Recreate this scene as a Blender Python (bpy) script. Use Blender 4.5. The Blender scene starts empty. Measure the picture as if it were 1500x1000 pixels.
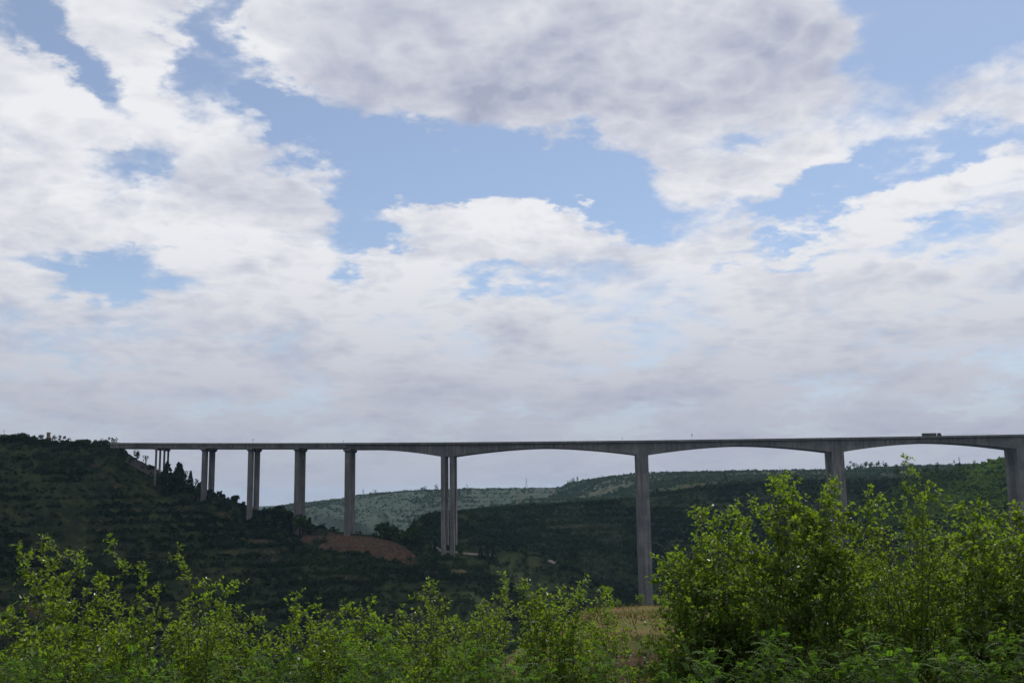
import bpy, math, random
import numpy as np
from mathutils import Matrix, Vector

R = math.radians
sc = bpy.context.scene
col = sc.collection

# ------------------------------------------------------------------ camera
# World: camera eye at the origin, +Y straight across the valley to the viaduct
# (which runs along X), +Z up, metres.
F = 1458.0
YAW, PITCH, ROLL = -math.atan(80 / F), R(8.7), R(0.8)
fw = np.array([math.sin(YAW) * math.cos(PITCH), math.cos(YAW) * math.cos(PITCH), math.sin(PITCH)])
r0 = np.array([math.cos(YAW), -math.sin(YAW), 0.0])
u0 = np.cross(r0, fw)
rt = r0 * math.cos(ROLL) - u0 * math.sin(ROLL)
up = u0 * math.cos(ROLL) + r0 * math.sin(ROLL)


def ray(px, py):
    return fw + rt * (px - 750) / F - up * (py - 500) / F


def on_y(px, py, Y):                      # point at depth Y in the direction of a photo pixel
    d = ray(px, py)
    return d * (Y / d[1])


cam_data = bpy.data.cameras.new('camera')
cam_data.sensor_width = 36.0
cam_data.lens = 35.0
cam_data.clip_start = 0.1
cam_data.clip_end = 60000
cam = bpy.data.objects.new('camera', cam_data)
col.objects.link(cam)
cam.matrix_world = Matrix(((rt[0], up[0], -fw[0], 0), (rt[1], up[1], -fw[1], 0), (rt[2], up[2], -fw[2], 0), (0, 0, 0, 1)))
sc.camera = cam

# ------------------------------------------------------------------ light
SUN_EL, SUN_AZ = R(57), R(28)             # azimuth measured from +Y towards +X
sun_dir = Vector((math.sin(SUN_AZ) * math.cos(SUN_EL), math.cos(SUN_AZ) * math.cos(SUN_EL), math.sin(SUN_EL)))
sun_data = bpy.data.lights.new('sun', 'SUN')
sun_data.energy = 4.0
sun_data.angle = R(0.53)
sun_data.color = (1.0, 0.95, 0.87)
sun = bpy.data.objects.new('sun', sun_data)
col.objects.link(sun)
sun.rotation_euler = (-sun_dir).to_track_quat('-Z', 'Y').to_euler()
sun.location = sun_dir * 4000

sc.view_settings.view_transform = 'Standard'
sc.view_settings.look = 'None'
sc.view_settings.exposure = 0.0
sc.view_settings.gamma = 1.0
sc.view_settings.use_curve_mapping = False
sc.cycles.use_denoising = True
sc.cycles.max_bounces = 6
sc.cycles.diffuse_bounces = 3
sc.cycles.transmission_bounces = 4
sc.cycles.transparent_max_bounces = 8
sc.cycles.volume_bounces = 1
sc.cycles.sample_clamp_indirect = 4.0
sc.cycles.sample_clamp_direct = 2.5

# ------------------------------------------------------------------ node helper
class NT:
    def __init__(self, tree):
        self.t = tree
        self.l = tree.links

    def n(self, kind, props=None, ins=None):
        nd = self.t.nodes.new(kind)
        for k, v in (props or {}).items():
            setattr(nd, k, v)
        for k, v in (ins or {}).items():
            s = nd.inputs[k]
            if isinstance(v, bpy.types.NodeSocket):
                self.l.new(v, s)
            else:
                s.default_value = v
        return nd

    def m(self, op, a, b=None, c=None, clamp=False):
        ins = {0: a}
        if b is not None:
            ins[1] = b
        if c is not None:
            ins[2] = c
        return self.n('ShaderNodeMath', {'operation': op, 'use_clamp': clamp}, ins).outputs[0]

    def v(self, op, a, b=None):
        ins = {0: a}
        if b is not None:
            ins[1] = b
        return self.n('ShaderNodeVectorMath', {'operation': op}, ins)

    def ramp(self, x, a, b, lo=0.0, hi=1.0, smooth=True):
        return self.n('ShaderNodeMapRange', {'interpolation_type': 'SMOOTHSTEP' if smooth else 'LINEAR'},
                      {'Value': x, 'From Min': a, 'From Max': b, 'To Min': lo, 'To Max': hi}).outputs[0]

    def noise(self, vec, scale, detail=2.0, rough=0.5, dist=0.0, out=0, lac=2.0):
        return self.n('ShaderNodeTexNoise', {}, {'Vector': vec, 'Scale': scale, 'Detail': detail, 'Roughness': rough,
                                                 'Distortion': dist, 'Lacunarity': lac}).outputs[out]

    def mix(self, f, a, b, blend='MIX'):
        nd = self.n('ShaderNodeMix', {'data_type': 'RGBA', 'blend_type': blend})
        for i, v in ((0, f), (6, a), (7, b)):
            s = nd.inputs[i]
            if isinstance(v, bpy.types.NodeSocket):
                self.l.new(v, s)
            else:
                s.default_value = (v if i == 0 else (tuple(v) + (1.0,))[:4])
        return nd.outputs[2]


# ------------------------------------------------------------------ sky: physical blue sky with a broken layer of cumulus
world = bpy.data.worlds.new('World')
sc.world = world
world.use_nodes = True
wt = world.node_tree
wt.nodes.clear()
W = NT(wt)
sky = W.n('ShaderNodeTexSky', {'sky_type': 'NISHITA', 'sun_disc': False, 'sun_elevation': SUN_EL, 'sun_rotation': SUN_AZ,
                               'altitude': 1000.0, 'air_density': 1.0, 'dust_density': 1.2, 'ozone_density': 1.0})
tc = W.n('ShaderNodeTexCoord')
gen = tc.outputs['Generated']
sep = W.n('ShaderNodeSeparateXYZ', {}, {0: gen})
az = W.m('ARCTAN2', sep.outputs[0], sep.outputs[1])
el = W.m('ARCSINE', sep.outputs[2])
zc = W.m('MAXIMUM', sep.outputs[2], 0.0)


def pix_azel(px, py):
    d = ray(px, py)
    d = d / np.linalg.norm(d)
    return math.atan2(d[0], d[1]), math.asin(d[2])


# gaps in the layer: centre (as seen from the valley), half sizes in px-equivalents, tilt, strength
GAPS = [
    (500, 195, 150, 42, 14, 1.0), (700, 245, 190, 42, 6, 1.0), (890, 300, 95, 48, 20, 1.0), (420, 165, 60, 26, 30, .8),
    (545, 360, 85, 24, -18, .8), (165, 398, 95, 26, 4, .85), (185, 245, 48, 26, -28, .65), (120, 230, 30, 12, -20, .3),
    (1400, 75, 150, 62, -14, 1.1), (1310, 25, 90, 50, 20, .9), (1390, 225, 130, 20, -6, .75), (1080, 200, 60, 26, -10, .7),
    (1175, 292, 105, 19, -9, .75), (1130, 352, 80, 9, 0, .5), (1380, 352, 55, 15, 4, .5), (745, 405, 36, 16, 0, .5),
    (55, 30, 90, 30, 14, .8), (130, 95, 60, 20, 28, .7), (310, 70, 30, 85, 8, .75),
    (535, 318, 48, 46, 20, .85), (620, 268, 90, 20, -4, .6), (885, 325, 62, 26, 10, .7), (800, 285, 60, 14, 14, .4),
]
# the thickest heaps
HEAPS = [(800, 70, 470, 120, 3, .55), (120, 170, 220, 75, 12, .22), (250, 310, 330, 90, 4, .15), (712, 334, 128, 36, 2, .75),
         (1340, 285, 190, 36, -6, .3), (1100, 235, 170, 36, -14, .3), (420, 410, 190, 36, 6, .3), (220, 60, 70, 55, 40, .25)]

azel = W.n('ShaderNodeCombineXYZ', {}, {0: az, 1: el, 2: 0.0}).outputs[0]
inv = W.m('DIVIDE', 1.0, W.m('ADD', zc, 0.26))
q = W.n('ShaderNodeVectorMath', {'operation': 'SCALE'}, {0: gen, 'Scale': inv}).outputs[0]
q = W.v('MULTIPLY', q, (1.0, 1.0, 1.5)).outputs[0]

wn = W.v('SUBTRACT', W.noise(q, 4.5, 7.0, 0.62, 0.0, out=1), (0.5, 0.5, 0.5)).outputs[0]
warped = W.v('ADD', azel, W.v('MULTIPLY', wn, (0.22, 0.15, 0.0)).outputs[0]).outputs[0]
form, core = None, None
for lst, sg in ((GAPS, -1.0), (HEAPS, 1.0)):
    for (px, py, a, b, t, s) in lst:
        A, E = pix_azel(px, py)
        mp = W.n('ShaderNodeMapping', {'vector_type': 'TEXTURE'}, {'Vector': warped, 'Location': (A, E, 0), 'Rotation': (0, 0, R(-t)),
                                                                   'Scale': (a / F * 1.25, b / F * 1.25, 1)}).outputs[0]
        g = W.ramp(W.v('LENGTH', mp).outputs['Value'], 0.0, 1.55, s * sg * 1.1, 0.0)
        form = g if form is None else W.m('ADD', form, g)
        if sg > 0 and s in (.55, .22):        # only the deepest heaps have grey cores
            core = g if core is None else W.m('ADD', core, g)


def billow(q_):
    n1 = W.noise(q_, 3.2, 7.0, 0.52, 0.3)
    n2 = W.noise(q_, 11.0, 4.0, 0.5, 0.2)
    b = W.m('ABSOLUTE', W.m('SUBTRACT', n2, 0.5))        # rounded heads with sharp creases between them
    return W.m('ADD', W.m('MULTIPLY', W.m('SUBTRACT', n1, 0.5), 1.7), W.m('MULTIPLY', W.m('SUBTRACT', b, 0.09), 1.0))


b1 = billow(q)
b2 = billow(W.v('ADD', q, (0.022, -0.015, 0.085)).outputs[0])
dens = W.m('ADD', W.m('ADD', b1, 0.40), form)
alpha = W.ramp(dens, -0.28, 0.46)
thick = W.ramp(W.m('ADD', core, W.m('MULTIPLY', b1, 0.95)), -0.30, 0.85)
lit = W.m('MULTIPLY', W.m('SUBTRACT', b1, b2), 1.45)      # brighter where the heap thins out towards the light
shade = W.m('SUBTRACT', W.m('MULTIPLY', thick, 0.90), W.m('SUBTRACT', lit, 0.0), clamp=True)
ccol = W.mix(shade, (0.85, 0.855, 0.885), (0.385, 0.42, 0.55))
# low in the sky everything closes into pale grey haze
low = W.ramp(el, 0.02, 0.29, 1.0, 0.0)
ccol = W.mix(W.m('MULTIPLY', low, 0.84), ccol, (0.37, 0.40, 0.50))
alpha = W.m('MAXIMUM', alpha, W.ramp(el, 0.0, 0.22, 1.0, 0.0))
blue = W.mix(1.0, sky.outputs[0], (0.100, 0.107, 0.114), 'MULTIPLY')
blue = W.mix(0.20, blue, (0.66, 0.70, 0.78))
fin = W.mix(alpha, blue, ccol)
bg = W.n('ShaderNodeBackground', {}, {'Color': fin, 'Strength': 1.0})
wo = W.n('ShaderNodeOutputWorld', {}, {'Surface': bg.outputs[0]})
world.cycles.sampling_method = 'MANUAL'
world.cycles.sample_map_resolution = 512

# ------------------------------------------------------------------ mesh helpers
def tag(o, label=None, cat=None, group=None, kind=None):
    for k, v in (('label', label), ('category', cat), ('group', group), ('kind', kind)):
        if v:
            o[k] = v
    return o


def mesh_obj(name, verts, faces, mat, parent=None, smooth=False, attrs=None):
    """faces: an (n,4) or (n,3) int array, or a list of index tuples."""
    me = bpy.data.meshes.new(name)
    if isinstance(faces, np.ndarray):
        v = np.asarray(verts, dtype=np.float32)
        k = faces.shape[1]
        me.vertices.add(len(v))
        me.vertices.foreach_set('co', v.ravel())
        me.loops.add(faces.size)
        me.loops.foreach_set('vertex_index', faces.astype(np.int32).ravel())
        me.polygons.add(len(faces))
        me.polygons.foreach_set('loop_start', np.arange(0, faces.size, k, dtype=np.int32))
        me.polygons.foreach_set('loop_total', np.full(len(faces), k, dtype=np.int32))
        me.update(calc_edges=True)
    else:
        me.from_pydata([tuple(map(float, p)) for p in verts], [], [tuple(map(int, f)) for f in faces])
        me.update()
    if smooth:
        me.polygons.foreach_set('use_smooth', np.ones(len(me.polygons), dtype=bool))
    for an, av in (attrs or {}).items():
        at = me.attributes.new(an, 'FLOAT', 'POINT')
        at.data.foreach_set('value', np.asarray(av, dtype=np.float32))
    if mat:
        me.materials.append(mat)
    o = bpy.data.objects.new(name, me)
    col.objects.link(o)
    if parent:
        o.parent = parent
    return o


def empty(name, loc):
    o = bpy.data.objects.new(name, None)
    col.objects.link(o)
    o.location = loc
    o.empty_display_size = 1.0
    return o


class MB:                                   # collects boxes, tubes and prisms for one mesh
    def __init__(self):
        self.v, self.f = [], []

    def add(self, vs, fs):
        b = len(self.v)
        self.v += [tuple(p) for p in vs]
        self.f += [tuple(i + b for i in f) for f in fs]
        return self

    def box(self, x0, x1, y0, y1, z0, z1):
        return self.add([(x0, y0, z0), (x1, y0, z0), (x1, y1, z0), (x0, y1, z0), (x0, y0, z1), (x1, y0, z1), (x1, y1, z1), (x0, y1, z1)],
                        [(0, 3, 2, 1), (4, 5, 6, 7), (0, 1, 5, 4), (1, 2, 6, 5), (2, 3, 7, 6), (3, 0, 4, 7)])

    def loft(self, rings, cap=True):        # rings of equal point count
        n = len(rings[0])
        b = len(self.v)
        for r in rings:
            self.v += [tuple(p) for p in r]
        for i in range(len(rings) - 1):
            for j in range(n):
                k = (j + 1) % n
                self.f.append((b + i * n + j, b + i * n + k, b + (i + 1) * n + k, b + (i + 1) * n + j))
        if cap:
            self.f.append(tuple(b + j for j in range(n))[::-1])
            self.f.append(tuple(b + (len(rings) - 1) * n + j for j in range(n)))
        return self

    def tube(self, pts, rad, n=6):
        pts = [np.array(p, float) for p in pts]
        if not hasattr(rad, '__len__'):
            rad = [rad] * len(pts)
        rings = []
        for i, p in enumerate(pts):
            d = pts[min(i + 1, len(pts) - 1)] - pts[max(i - 1, 0)]
            d = d / (np.linalg.norm(d) + 1e-9)
            a = np.cross(d, (0, 0, 1.0) if abs(d[2]) < 0.9 else (1.0, 0, 0))
            a /= np.linalg.norm(a)
            b = np.cross(d, a)
            rings.append([p + rad[i] * (a * math.cos(2 * math.pi * k / n) + b * math.sin(2 * math.pi * k / n)) for k in range(n)])
        return self.loft(rings)

    def build(self, name, mat, parent=None, smooth=False):
        return mesh_obj(name, self.v, self.f, mat, parent, smooth)


def new_mat(name):
    m = bpy.data.materials.new(name)
    m.use_nodes = True
    m.node_tree.nodes.clear()
    return m, NT(m.node_tree)


def finish(N, shader):
    N.n('ShaderNodeOutputMaterial', {}, {'Surface': shader})


def leaf_material(name, dark, light, trans, gloss=0.0, trans_w=0.45, rough=0.45):
    m, N = new_mat(name)
    t = N.n('ShaderNodeAttribute', {'attribute_name': 'tint'}).outputs['Fac']
    c = N.mix(t, dark, light)
    d = N.n('ShaderNodeBsdfDiffuse', {}, {'Color': c}).outputs[0]
    tr = N.n('ShaderNodeBsdfTranslucent', {}, {'Color': N.mix(t, trans, tuple(min(1, x * 1.5) for x in trans))}).outputs[0]
    s = N.n('ShaderNodeMixShader', {}, {0: trans_w, 1: d, 2: tr}).outputs[0]
    if gloss > 0:
        g = N.n('ShaderNodeBsdfGlossy', {}, {'Color': (1, 1, 1, 1), 'Roughness': rough}).outputs[0]
        fr = N.n('ShaderNodeFresnel', {}, {'IOR': 1.45}).outputs[0]
        s = N.n('ShaderNodeMixShader', {}, {0: N.m('MULTIPLY', fr, gloss), 1: s, 2: g}).outputs[0]
    finish(N, s)
    return m


def plain(name, c1, c2, scale, rough=0.85, bump=0.0):
    m, N = new_mat(name)
    co = N.n('ShaderNodeTexCoord').outputs['Object']
    n = N.noise(co, scale, 6.0, 0.6)
    b = N.n('ShaderNodeBsdfPrincipled', {}, {'Base Color': N.mix(N.ramp(n, .3, .7), c1, c2), 'Roughness': rough})
    b.inputs['Specular IOR Level'].default_value = 0.25
    if bump:
        N.l.new(N.n('ShaderNodeBump', {}, {'Height': n, 'Strength': bump, 'Distance': 0.05}).outputs[0], b.inputs['Normal'])
    finish(N, b.outputs[0])
    return m


# ------------------------------------------------------------------ terrain
rng = np.random.default_rng(7)
_LAT = rng.random((256, 256))


def vnoise(x, y):
    xi, yi = np.floor(x).astype(int), np.floor(y).astype(int)
    fx, fy = x - xi, y - yi
    fx, fy = fx * fx * (3 - 2 * fx), fy * fy * (3 - 2 * fy)
    a, b = _LAT[xi & 255, yi & 255], _LAT[(xi + 1) & 255, yi & 255]
    c, d = _LAT[xi & 255, (yi + 1) & 255], _LAT[(xi + 1) & 255, (yi + 1) & 255]
    return (a + (b - a) * fx) * (1 - fy) + (c + (d - c) * fx) * fy - 0.5


def fbm(x, y, s, octv=4):
    t, a = 0.0, 1.0
    for i in range(octv):
        t = t + a * vnoise(x / s + 17.3 * i, y / s - 9.1 * i)
        a *= 0.5
        s /= 2.03
    return t


def crest(pts):
    return np.array([on_y(*p) for p in pts])


VEG = 2.0
CA = crest([(-700, 650, 700), (-200, 650, 770), (0, 646, 815), (80, 648, 832), (150, 650, 838), (176, 655, 838), (226, 684, 838), (262, 700, 838),
            (297, 716, 838), (345, 731, 838), (365, 744, 838), (385, 748, 838), (430, 752, 838), (455, 767, 838), (508, 778, 838),
            (550, 781, 838), (625, 795, 838), (655, 799, 836), (700, 802, 834), (760, 807, 832), (800, 815, 826), (835, 829, 815),
            (870, 852, 800), (905, 876, 785), (940, 910, 765)])
CB = crest([(585, 800, 960), (605, 786, 970), (622, 774, 985), (640, 764, 1000), (670, 751, 1050), (735, 747, 1120), (800, 742, 1180), (870, 736, 1230), (940, 730, 1260),
            (1000, 721, 1270), (1060, 712, 1280), (1130, 707, 1290), (1200, 705, 1290), (1260, 704, 1270), (1330, 701, 1250), (1500, 697, 1250),
            (1800, 690, 1250), (2600, 660, 1250)])
CC = crest([(441, 764, 2180), (452, 755, 2200), (470, 743, 2220), (500, 735, 2250), (530, 728, 2280), (575, 720, 2300), (620, 716, 2350), (700, 714, 2400),
            (800, 713, 2450), (840, 713, 2500), (880, 709, 2550), (930, 705, 2600), (1000, 702, 2600), (1050, 698, 2500), (1100, 697, 2300), (1200, 695, 2300),
            (1330, 690, 2300), (1700, 675, 2300), (2600, 640, 2300)])
CD = crest([(1290, 712, 1130), (1330, 698, 1110), (1370, 689, 1080), (1400, 685, 1060), (1440, 677, 1030), (1475, 667, 1010), (1520, 657, 1000),
            (1600, 640, 980), (1800, 622, 950), (2600, 600, 900)])
FLOOR = -125.0
XAB = on_y(180, 655, 838)[0]


def near_line(x, y, C):
    """nearest point of a crest line: distance, side (+1 behind, -1 camera side), crest height, along-x of foot"""
    best = np.full(x.shape, 1e9)
    side, zc_, fx = np.zeros(x.shape), np.zeros(x.shape), np.zeros(x.shape)
    for a, b in zip(C[:-1], C[1:]):
        dx, dy = b[0] - a[0], b[1] - a[1]
        L2 = dx * dx + dy * dy
        t = np.clip(((x - a[0]) * dx + (y - a[1]) * dy) / L2, 0, 1)
        qx, qy = a[0] + t * dx, a[1] + t * dy
        d = np.hypot(x - qx, y - qy)
        w = d < best
        best = np.where(w, d, best)
        side = np.where(w, np.sign((y - a[1]) * dx - (x - a[0]) * dy), side)
        zc_ = np.where(w, a[2] + t * (b[2] - a[2]), zc_)
        fx = np.where(w, qx, fx)
    return best, side, zc_, fx


def sstep(x, a, b):
    t = np.clip((x - a) / (b - a), 0, 1)
    return t * t * (3 - 2 * t)


def smax(a, b, k):
    h = np.clip(0.5 + 0.5 * (a - b) / k, 0, 1)
    return b + (a - b) * h + k * h * (1 - h)


def steps(z, h, sharp=0.78):                # cut terraces: flat treads, steep risers
    t = z / h
    f = t - np.floor(t)
    return h * (np.floor(t) + np.where(f < sharp, f * 0.35 / sharp, 0.35 + (f - sharp) / (1 - sharp) * 0.65))


X430, X640 = on_y(424, 780, 810)[0], on_y(636, 790, 810)[0]
ZB = on_y(500, 783.5, 822)[2]


def terrain(x, y):
    x, y = np.asarray(x, float), np.asarray(y, float)
    soil = np.zeros(x.shape)
    # --- spur that carries the viaduct's left end
    d, s, zc_, fx = near_line(x, y, CA)
    gul = fbm(x, y, 120, 4)
    front = 0.42 * d * (1 + 0.5 * gul) + 3.0 * (1 - np.exp(-d / 12)) + 16 * gul * sstep(d, 15, 140)
    platw = np.clip(838 * (fx / XAB - 1) * 0.75, 0, 260)
    back = 0.5 * np.maximum(d - platw, 0) + 0.01 * d
    za = zc_ - VEG * 0.5 - np.where(s > 0, back, front)
    tz = steps(za + 2.2 * fbm(x, y, 90, 3), 6.5)
    wt_ = sstep(d, 5, 30) * (s <= 0) * (0.35 + 0.65 * sstep(fbm(x, y, 160, 3), -.25, .25))
    ris = (za + 2.2 * fbm(x, y, 90, 3)) / 6.5
    ris = ris - np.floor(ris)
    za2 = za * (1 - wt_) + tz * wt_
    soil = np.maximum(soil, wt_ * (ris > 0.80) * sstep(fbm(x, y, 45, 3), 0.05, 0.34) * 0.48)
    # bench built out below the transition pier: flat tread, bare red bank under it
    inb = sstep(x, X430 - 2, X430 + 2) * sstep(-x, -X640, -X640 + 46)
    edge = 817 + 3.0 * fbm(x, y, 26, 3)
    lip = np.minimum(zc_ - 2.6, ZB) + 0.3 * fbm(x, y, 8, 2)
    bank_ = lip - (edge - y) * 1.25 + 1.2 * fbm(x, y, 10, 3)
    bench = np.where(y > 833, za2, np.where(y > edge, lip, np.maximum(za2, bank_)))
    cut = bench * inb + za2 * (1 - inb)
    rough_ = inb - .5 + 0.9 * fbm(x, y, 16, 3)
    soil = np.where((y < 834) & (y > 780), np.where(y > edge, np.maximum(soil, 0.6 * sstep(rough_, -.1, .3)), np.where(bank_ > za2 - .6, np.maximum(soil, sstep(rough_ - .02 * np.maximum(0, edge - 6 - y), -.15, .3)), soil)), soil)
    z = smax(cut, FLOOR + 6 * fbm(x, y, 150, 3), 6.0)
    isA = z
    # --- long slope behind the bridge and its plateau
    d, s, zc_, fx = near_line(x, y, CB)
    g2 = fbm(x + 400, y, 170, 4)
    front = 0.34 * d * (1 + 0.3 * g2) + 22 * g2 * sstep(d, 20, 160) + 1.5 * (1 - np.exp(-d / 8))
    rise = -0.03 + 0.075 * sstep(fx, -20, 260)
    backb = np.maximum(-rise * np.minimum(d, 620), -26) + 0.02 * np.maximum(d - 900, 0)
    zb = zc_ - VEG * 0.5 - np.where(s > 0, backb, front) - 1.1 * np.maximum(CB[0, 0] - x + 0.12 * (y - CB[0, 1]), 0)
    wb = (s <= 0) * sstep(d, 3, 14) * (1 - 0.75 * sstep(d, 60, 150))
    zb2 = zb * (1 - wb) + steps(zb + 2 * g2, 7.0) * wb
    rb = (zb + 2 * g2) / 7.0
    rb = rb - np.floor(rb)
    soilb = (s <= 0) * (rb > .78) * wb * sstep(fbm(x, y, 60, 3), .0, .3) * 0.38 + (s <= 0) * sstep(g2, 0.22, 0.42) * sstep(d, 150, 260) * .55
    fieldb = (s > 0) * sstep(fbm(x * 0.35, y, 60, 2), 0.06, 0.16) * 0.36
    up_ = zb2 > z
    soil = np.where(up_, np.maximum(soilb, fieldb), soil)
    z = smax(zb2, z, 5.0)
    # --- far terraced hill
    d, s, zc_, fx = near_line(x, y, CC)
    g3 = fbm(x - 900, y, 330, 4)
    front = 0.26 * d * (1 + 0.3 * g3) + (42 * g3 + 14 * np.abs(fbm(x + .6 * y, y * .5, 120, 3))) * sstep(d, 30, 220)
    zcx = zc_ - 3 - np.where(s > 0, 0.03 * d, front)
    wc = (s <= 0) * sstep(g3, -.40, -.05)
    zc2 = zcx * (1 - wc) + steps(zcx + 5 * g3, 9.0) * wc
    rc = (zcx + 5 * g3) / 9.0
    rc = rc - np.floor(rc)
    soilc = wc * (rc > .74) * 0.55 * sstep(fbm(x, y, 140, 3), -.2, .2) + sstep(fbm(x + 50, y, 210, 3), .25, .45) * .4
    soil = np.where(zc2 > z, soilc, soil)
    z = smax(zc2, z, 6.0)
    # --- green hill on the right, beyond the last pier
    d, s, zc_, fx = near_line(x, y, CD)
    g4 = fbm(x, y + 300, 110, 4)
    front = 0.46 * d * (1 + 0.25 * g4) + 9 * g4 * sstep(d, 10, 80)
    zd = zc_ - 3.0 - np.where(s > 0, 0.12 * d, front)
    soil = np.where(zd > z, 0.25 * sstep(g4, .25, .4), soil)
    z = smax(zd, z, 4.0)
    # --- far plain
    r = np.hypot(x, y)
    far = -112 + 34 * sstep(r, 4500, 7200) + 10 * fbm(x, y, 900, 3)
    z = np.where(r > 2800, smax(z, far, 8.0), z)
    # --- the near side: the bank the camera stands on, a grassy knoll, then the drop into the valley
    g5 = fbm(x, y, 9, 4)
    prof_r = np.array([-4000, -200, -30, 0, 4, 10, 18, 26, 40, 60, 66, 120, 180, 300, 420])
    prof_z = np.array([60, 6, -0.6, -1.65, -2.4, -4.3, -6.4, -7.8, -9.2, -11.5, -14, -45, -85, -FLOOR * -1.0 - 2, FLOOR - 30])
    zn = np.interp(y + 2.0 * fbm(x, y, 40, 2), prof_r, prof_z) + 0.35 * g5
    kn = -5.75 - 0.018 * np.maximum(y - 44, 0) + 0.22 * fbm(x, y, 5, 3) + 0.035 * (x - 8) * (x < 8)
    bank = 43.0 + 1.6 * fbm(x, y, 7, 3) - 0.04 * (x - 6)
    kprof = np.where(y < bank, kn - (bank - y) * 1.7, np.where(y > 57, kn - (y - 57) * 0.8, kn))
    kprof = kprof - 0.55 * np.maximum(0.8 - x, 0) - 0.5 * np.maximum(x - 13, 0)
    zn2 = smax(kprof, zn, 0.35)
    onk = (kprof > zn) & (np.abs(y - 50) < 14)
    soil = np.where(y < 300, 0.25 * sstep(fbm(x, y, 3.5, 3), 0.0, 0.3), soil)
    soil = np.where(onk & (y < bank + 0.3) & (y > bank - 3), 0.9, soil)
    dry = np.where(onk & (y >= bank), 1.0, 0.0) + np.where(y < 43, 0.25, 0.0)
    zz = np.where(y < 425, np.maximum(zn2, np.where(y > 120, z, -1e9)), z)
    # small patches of bare loess below the abutment
    for (px, py, Y, rx, ry, k) in ((140, 676, 812, 15, 7, .5), (165, 690, 800, 22, 5, .4), (330, 745, 815, 18, 6, .55), (55, 835, 640, 18, 7, .5),
                                   (350, 765, 790, 16, 5, .5), (1010, 800, 1010, 30, 22, .5), (880, 800, 980, 26, 14, .4)):
        p = on_y(px, py, Y)
        soil = np.maximum(soil, k * np.exp(-(((x - p[0]) / rx) ** 2 + ((y - p[1]) / ry) ** 2) * 1.2 + 0.9 * fbm(x, y, 14, 3)) * (y > 300))
    return zz, np.clip(soil, 0, 1), np.clip(dry, 0, 1)


def ground(x, y):
    return float(terrain(np.array([x]), np.array([y]))[0][0])


def hit(px, py, y0, y1, n=1500):            # where the line of sight of a photo pixel first meets the ground between two depths
    d = ray(px, py)
    Y = np.linspace(y0, y1, n)
    x, z = d[0] / d[1] * Y, d[2] / d[1] * Y
    h = terrain(x, Y)[0]
    k = np.argmax(h > z) if (h > z).any() else int(np.argmin(z - h))
    return np.array([x[k], Y[k], h[k]])


def over(x, z, Y):
    return np.array([x, Y, z])


aa = np.concatenate([np.linspace(-180, -36, 26)[:-1], np.linspace(-36, 30, 520)[:-1], np.linspace(30, 180, 28)[:-1]])
aa = np.radians(aa)
rr = np.concatenate([np.geomspace(1.2, 62, 90)[:-1], np.linspace(62, 520, 46)[:-1], np.linspace(520, 900, 150)[:-1], np.linspace(900, 1400, 110)[:-1],
                     np.linspace(1400, 2700, 110)[:-1], np.geomspace(2700, 9200, 36)])
A_, R_ = np.meshgrid(aa, rr)
gx, gy = (np.sin(A_) * R_).ravel(), (np.cos(A_) * R_).ravel()
gz, gs, gd = terrain(gx, gy)
nc, nr = len(aa), len(rr)
i0 = (np.arange(nr - 1)[:, None] * nc + np.arange(nc)[None, :])
i1 = (np.arange(nr - 1)[:, None] * nc + (np.arange(nc)[None, :] + 1) % nc)
quads = np.stack([i0, i0 + nc, i1 + nc, i1], -1).reshape(-1, 4)
tv = np.stack([gx, gy, gz], 1)

gm, N = new_mat('hillside ground')
pos = N.n('ShaderNodeNewGeometry').outputs['Position']
so = N.n('ShaderNodeAttribute', {'attribute_name': 'soil'}).outputs['Fac']
dr = N.n('ShaderNodeAttribute', {'attribute_name': 'dry'}).outputs['Fac']
nA = N.noise(pos, 0.02, 6.0, 0.6)
nB = N.noise(pos, 0.35, 8.0, 0.65)
nC = N.noise(pos, 3.0, 6.0, 0.7)
nD = N.noise(pos, 0.09, 6.0, 0.65)
green = N.mix(N.ramp(nA, .35, .65), (0.013, 0.022, 0.012), (0.027, 0.040, 0.018))
green = N.mix(N.ramp(nB, .42, .70), green, (0.032, 0.034, 0.021))
green = N.mix(N.ramp(nD, .50, .68), green, (0.040, 0.050, 0.022))
green = N.mix(N.ramp(nD, .48, .34), green, (0.010, 0.016, 0.010))
earth = N.mix(N.ramp(nB, .3, .7), (0.046, 0.030, 0.024), (0.092, 0.060, 0.044))
straw = N.mix(N.ramp(nC, .35, .65), (0.100, 0.086, 0.040), (0.058, 0.076, 0.025))
straw = N.mix(N.ramp(nB, .45, .62), straw, (0.115, 0.082, 0.048))
som = N.ramp(N.m('ADD', so, N.m('MULTIPLY', N.m('SUBTRACT', nB, .5), 0.7)), 0.25, 0.65)
pale = N.mix(N.ramp(nB, .35, .65), (0.038, 0.057, 0.046), (0.058, 0.071, 0.060))  # far fields, with bluish distance haze mixed into their own colour
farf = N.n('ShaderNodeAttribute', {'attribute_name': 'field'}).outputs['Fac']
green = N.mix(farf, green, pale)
c = N.mix(dr, green, straw)
c = N.mix(som, c, earth)
hgt = N.m('ADD', N.m('MULTIPLY', nB, 1.0), N.m('MULTIPLY', nC, 0.25))
bp = N.n('ShaderNodeBump', {}, {'Height': hgt, 'Strength': 0.7, 'Distance': 0.6}).outputs[0]
finish(N, N.n('ShaderNodeBsdfDiffuse', {}, {'Color': c, 'Normal': bp}).outputs[0])
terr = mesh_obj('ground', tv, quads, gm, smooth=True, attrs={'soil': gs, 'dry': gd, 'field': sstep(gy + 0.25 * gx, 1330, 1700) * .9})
tag(terr, kind='structure')

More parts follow.
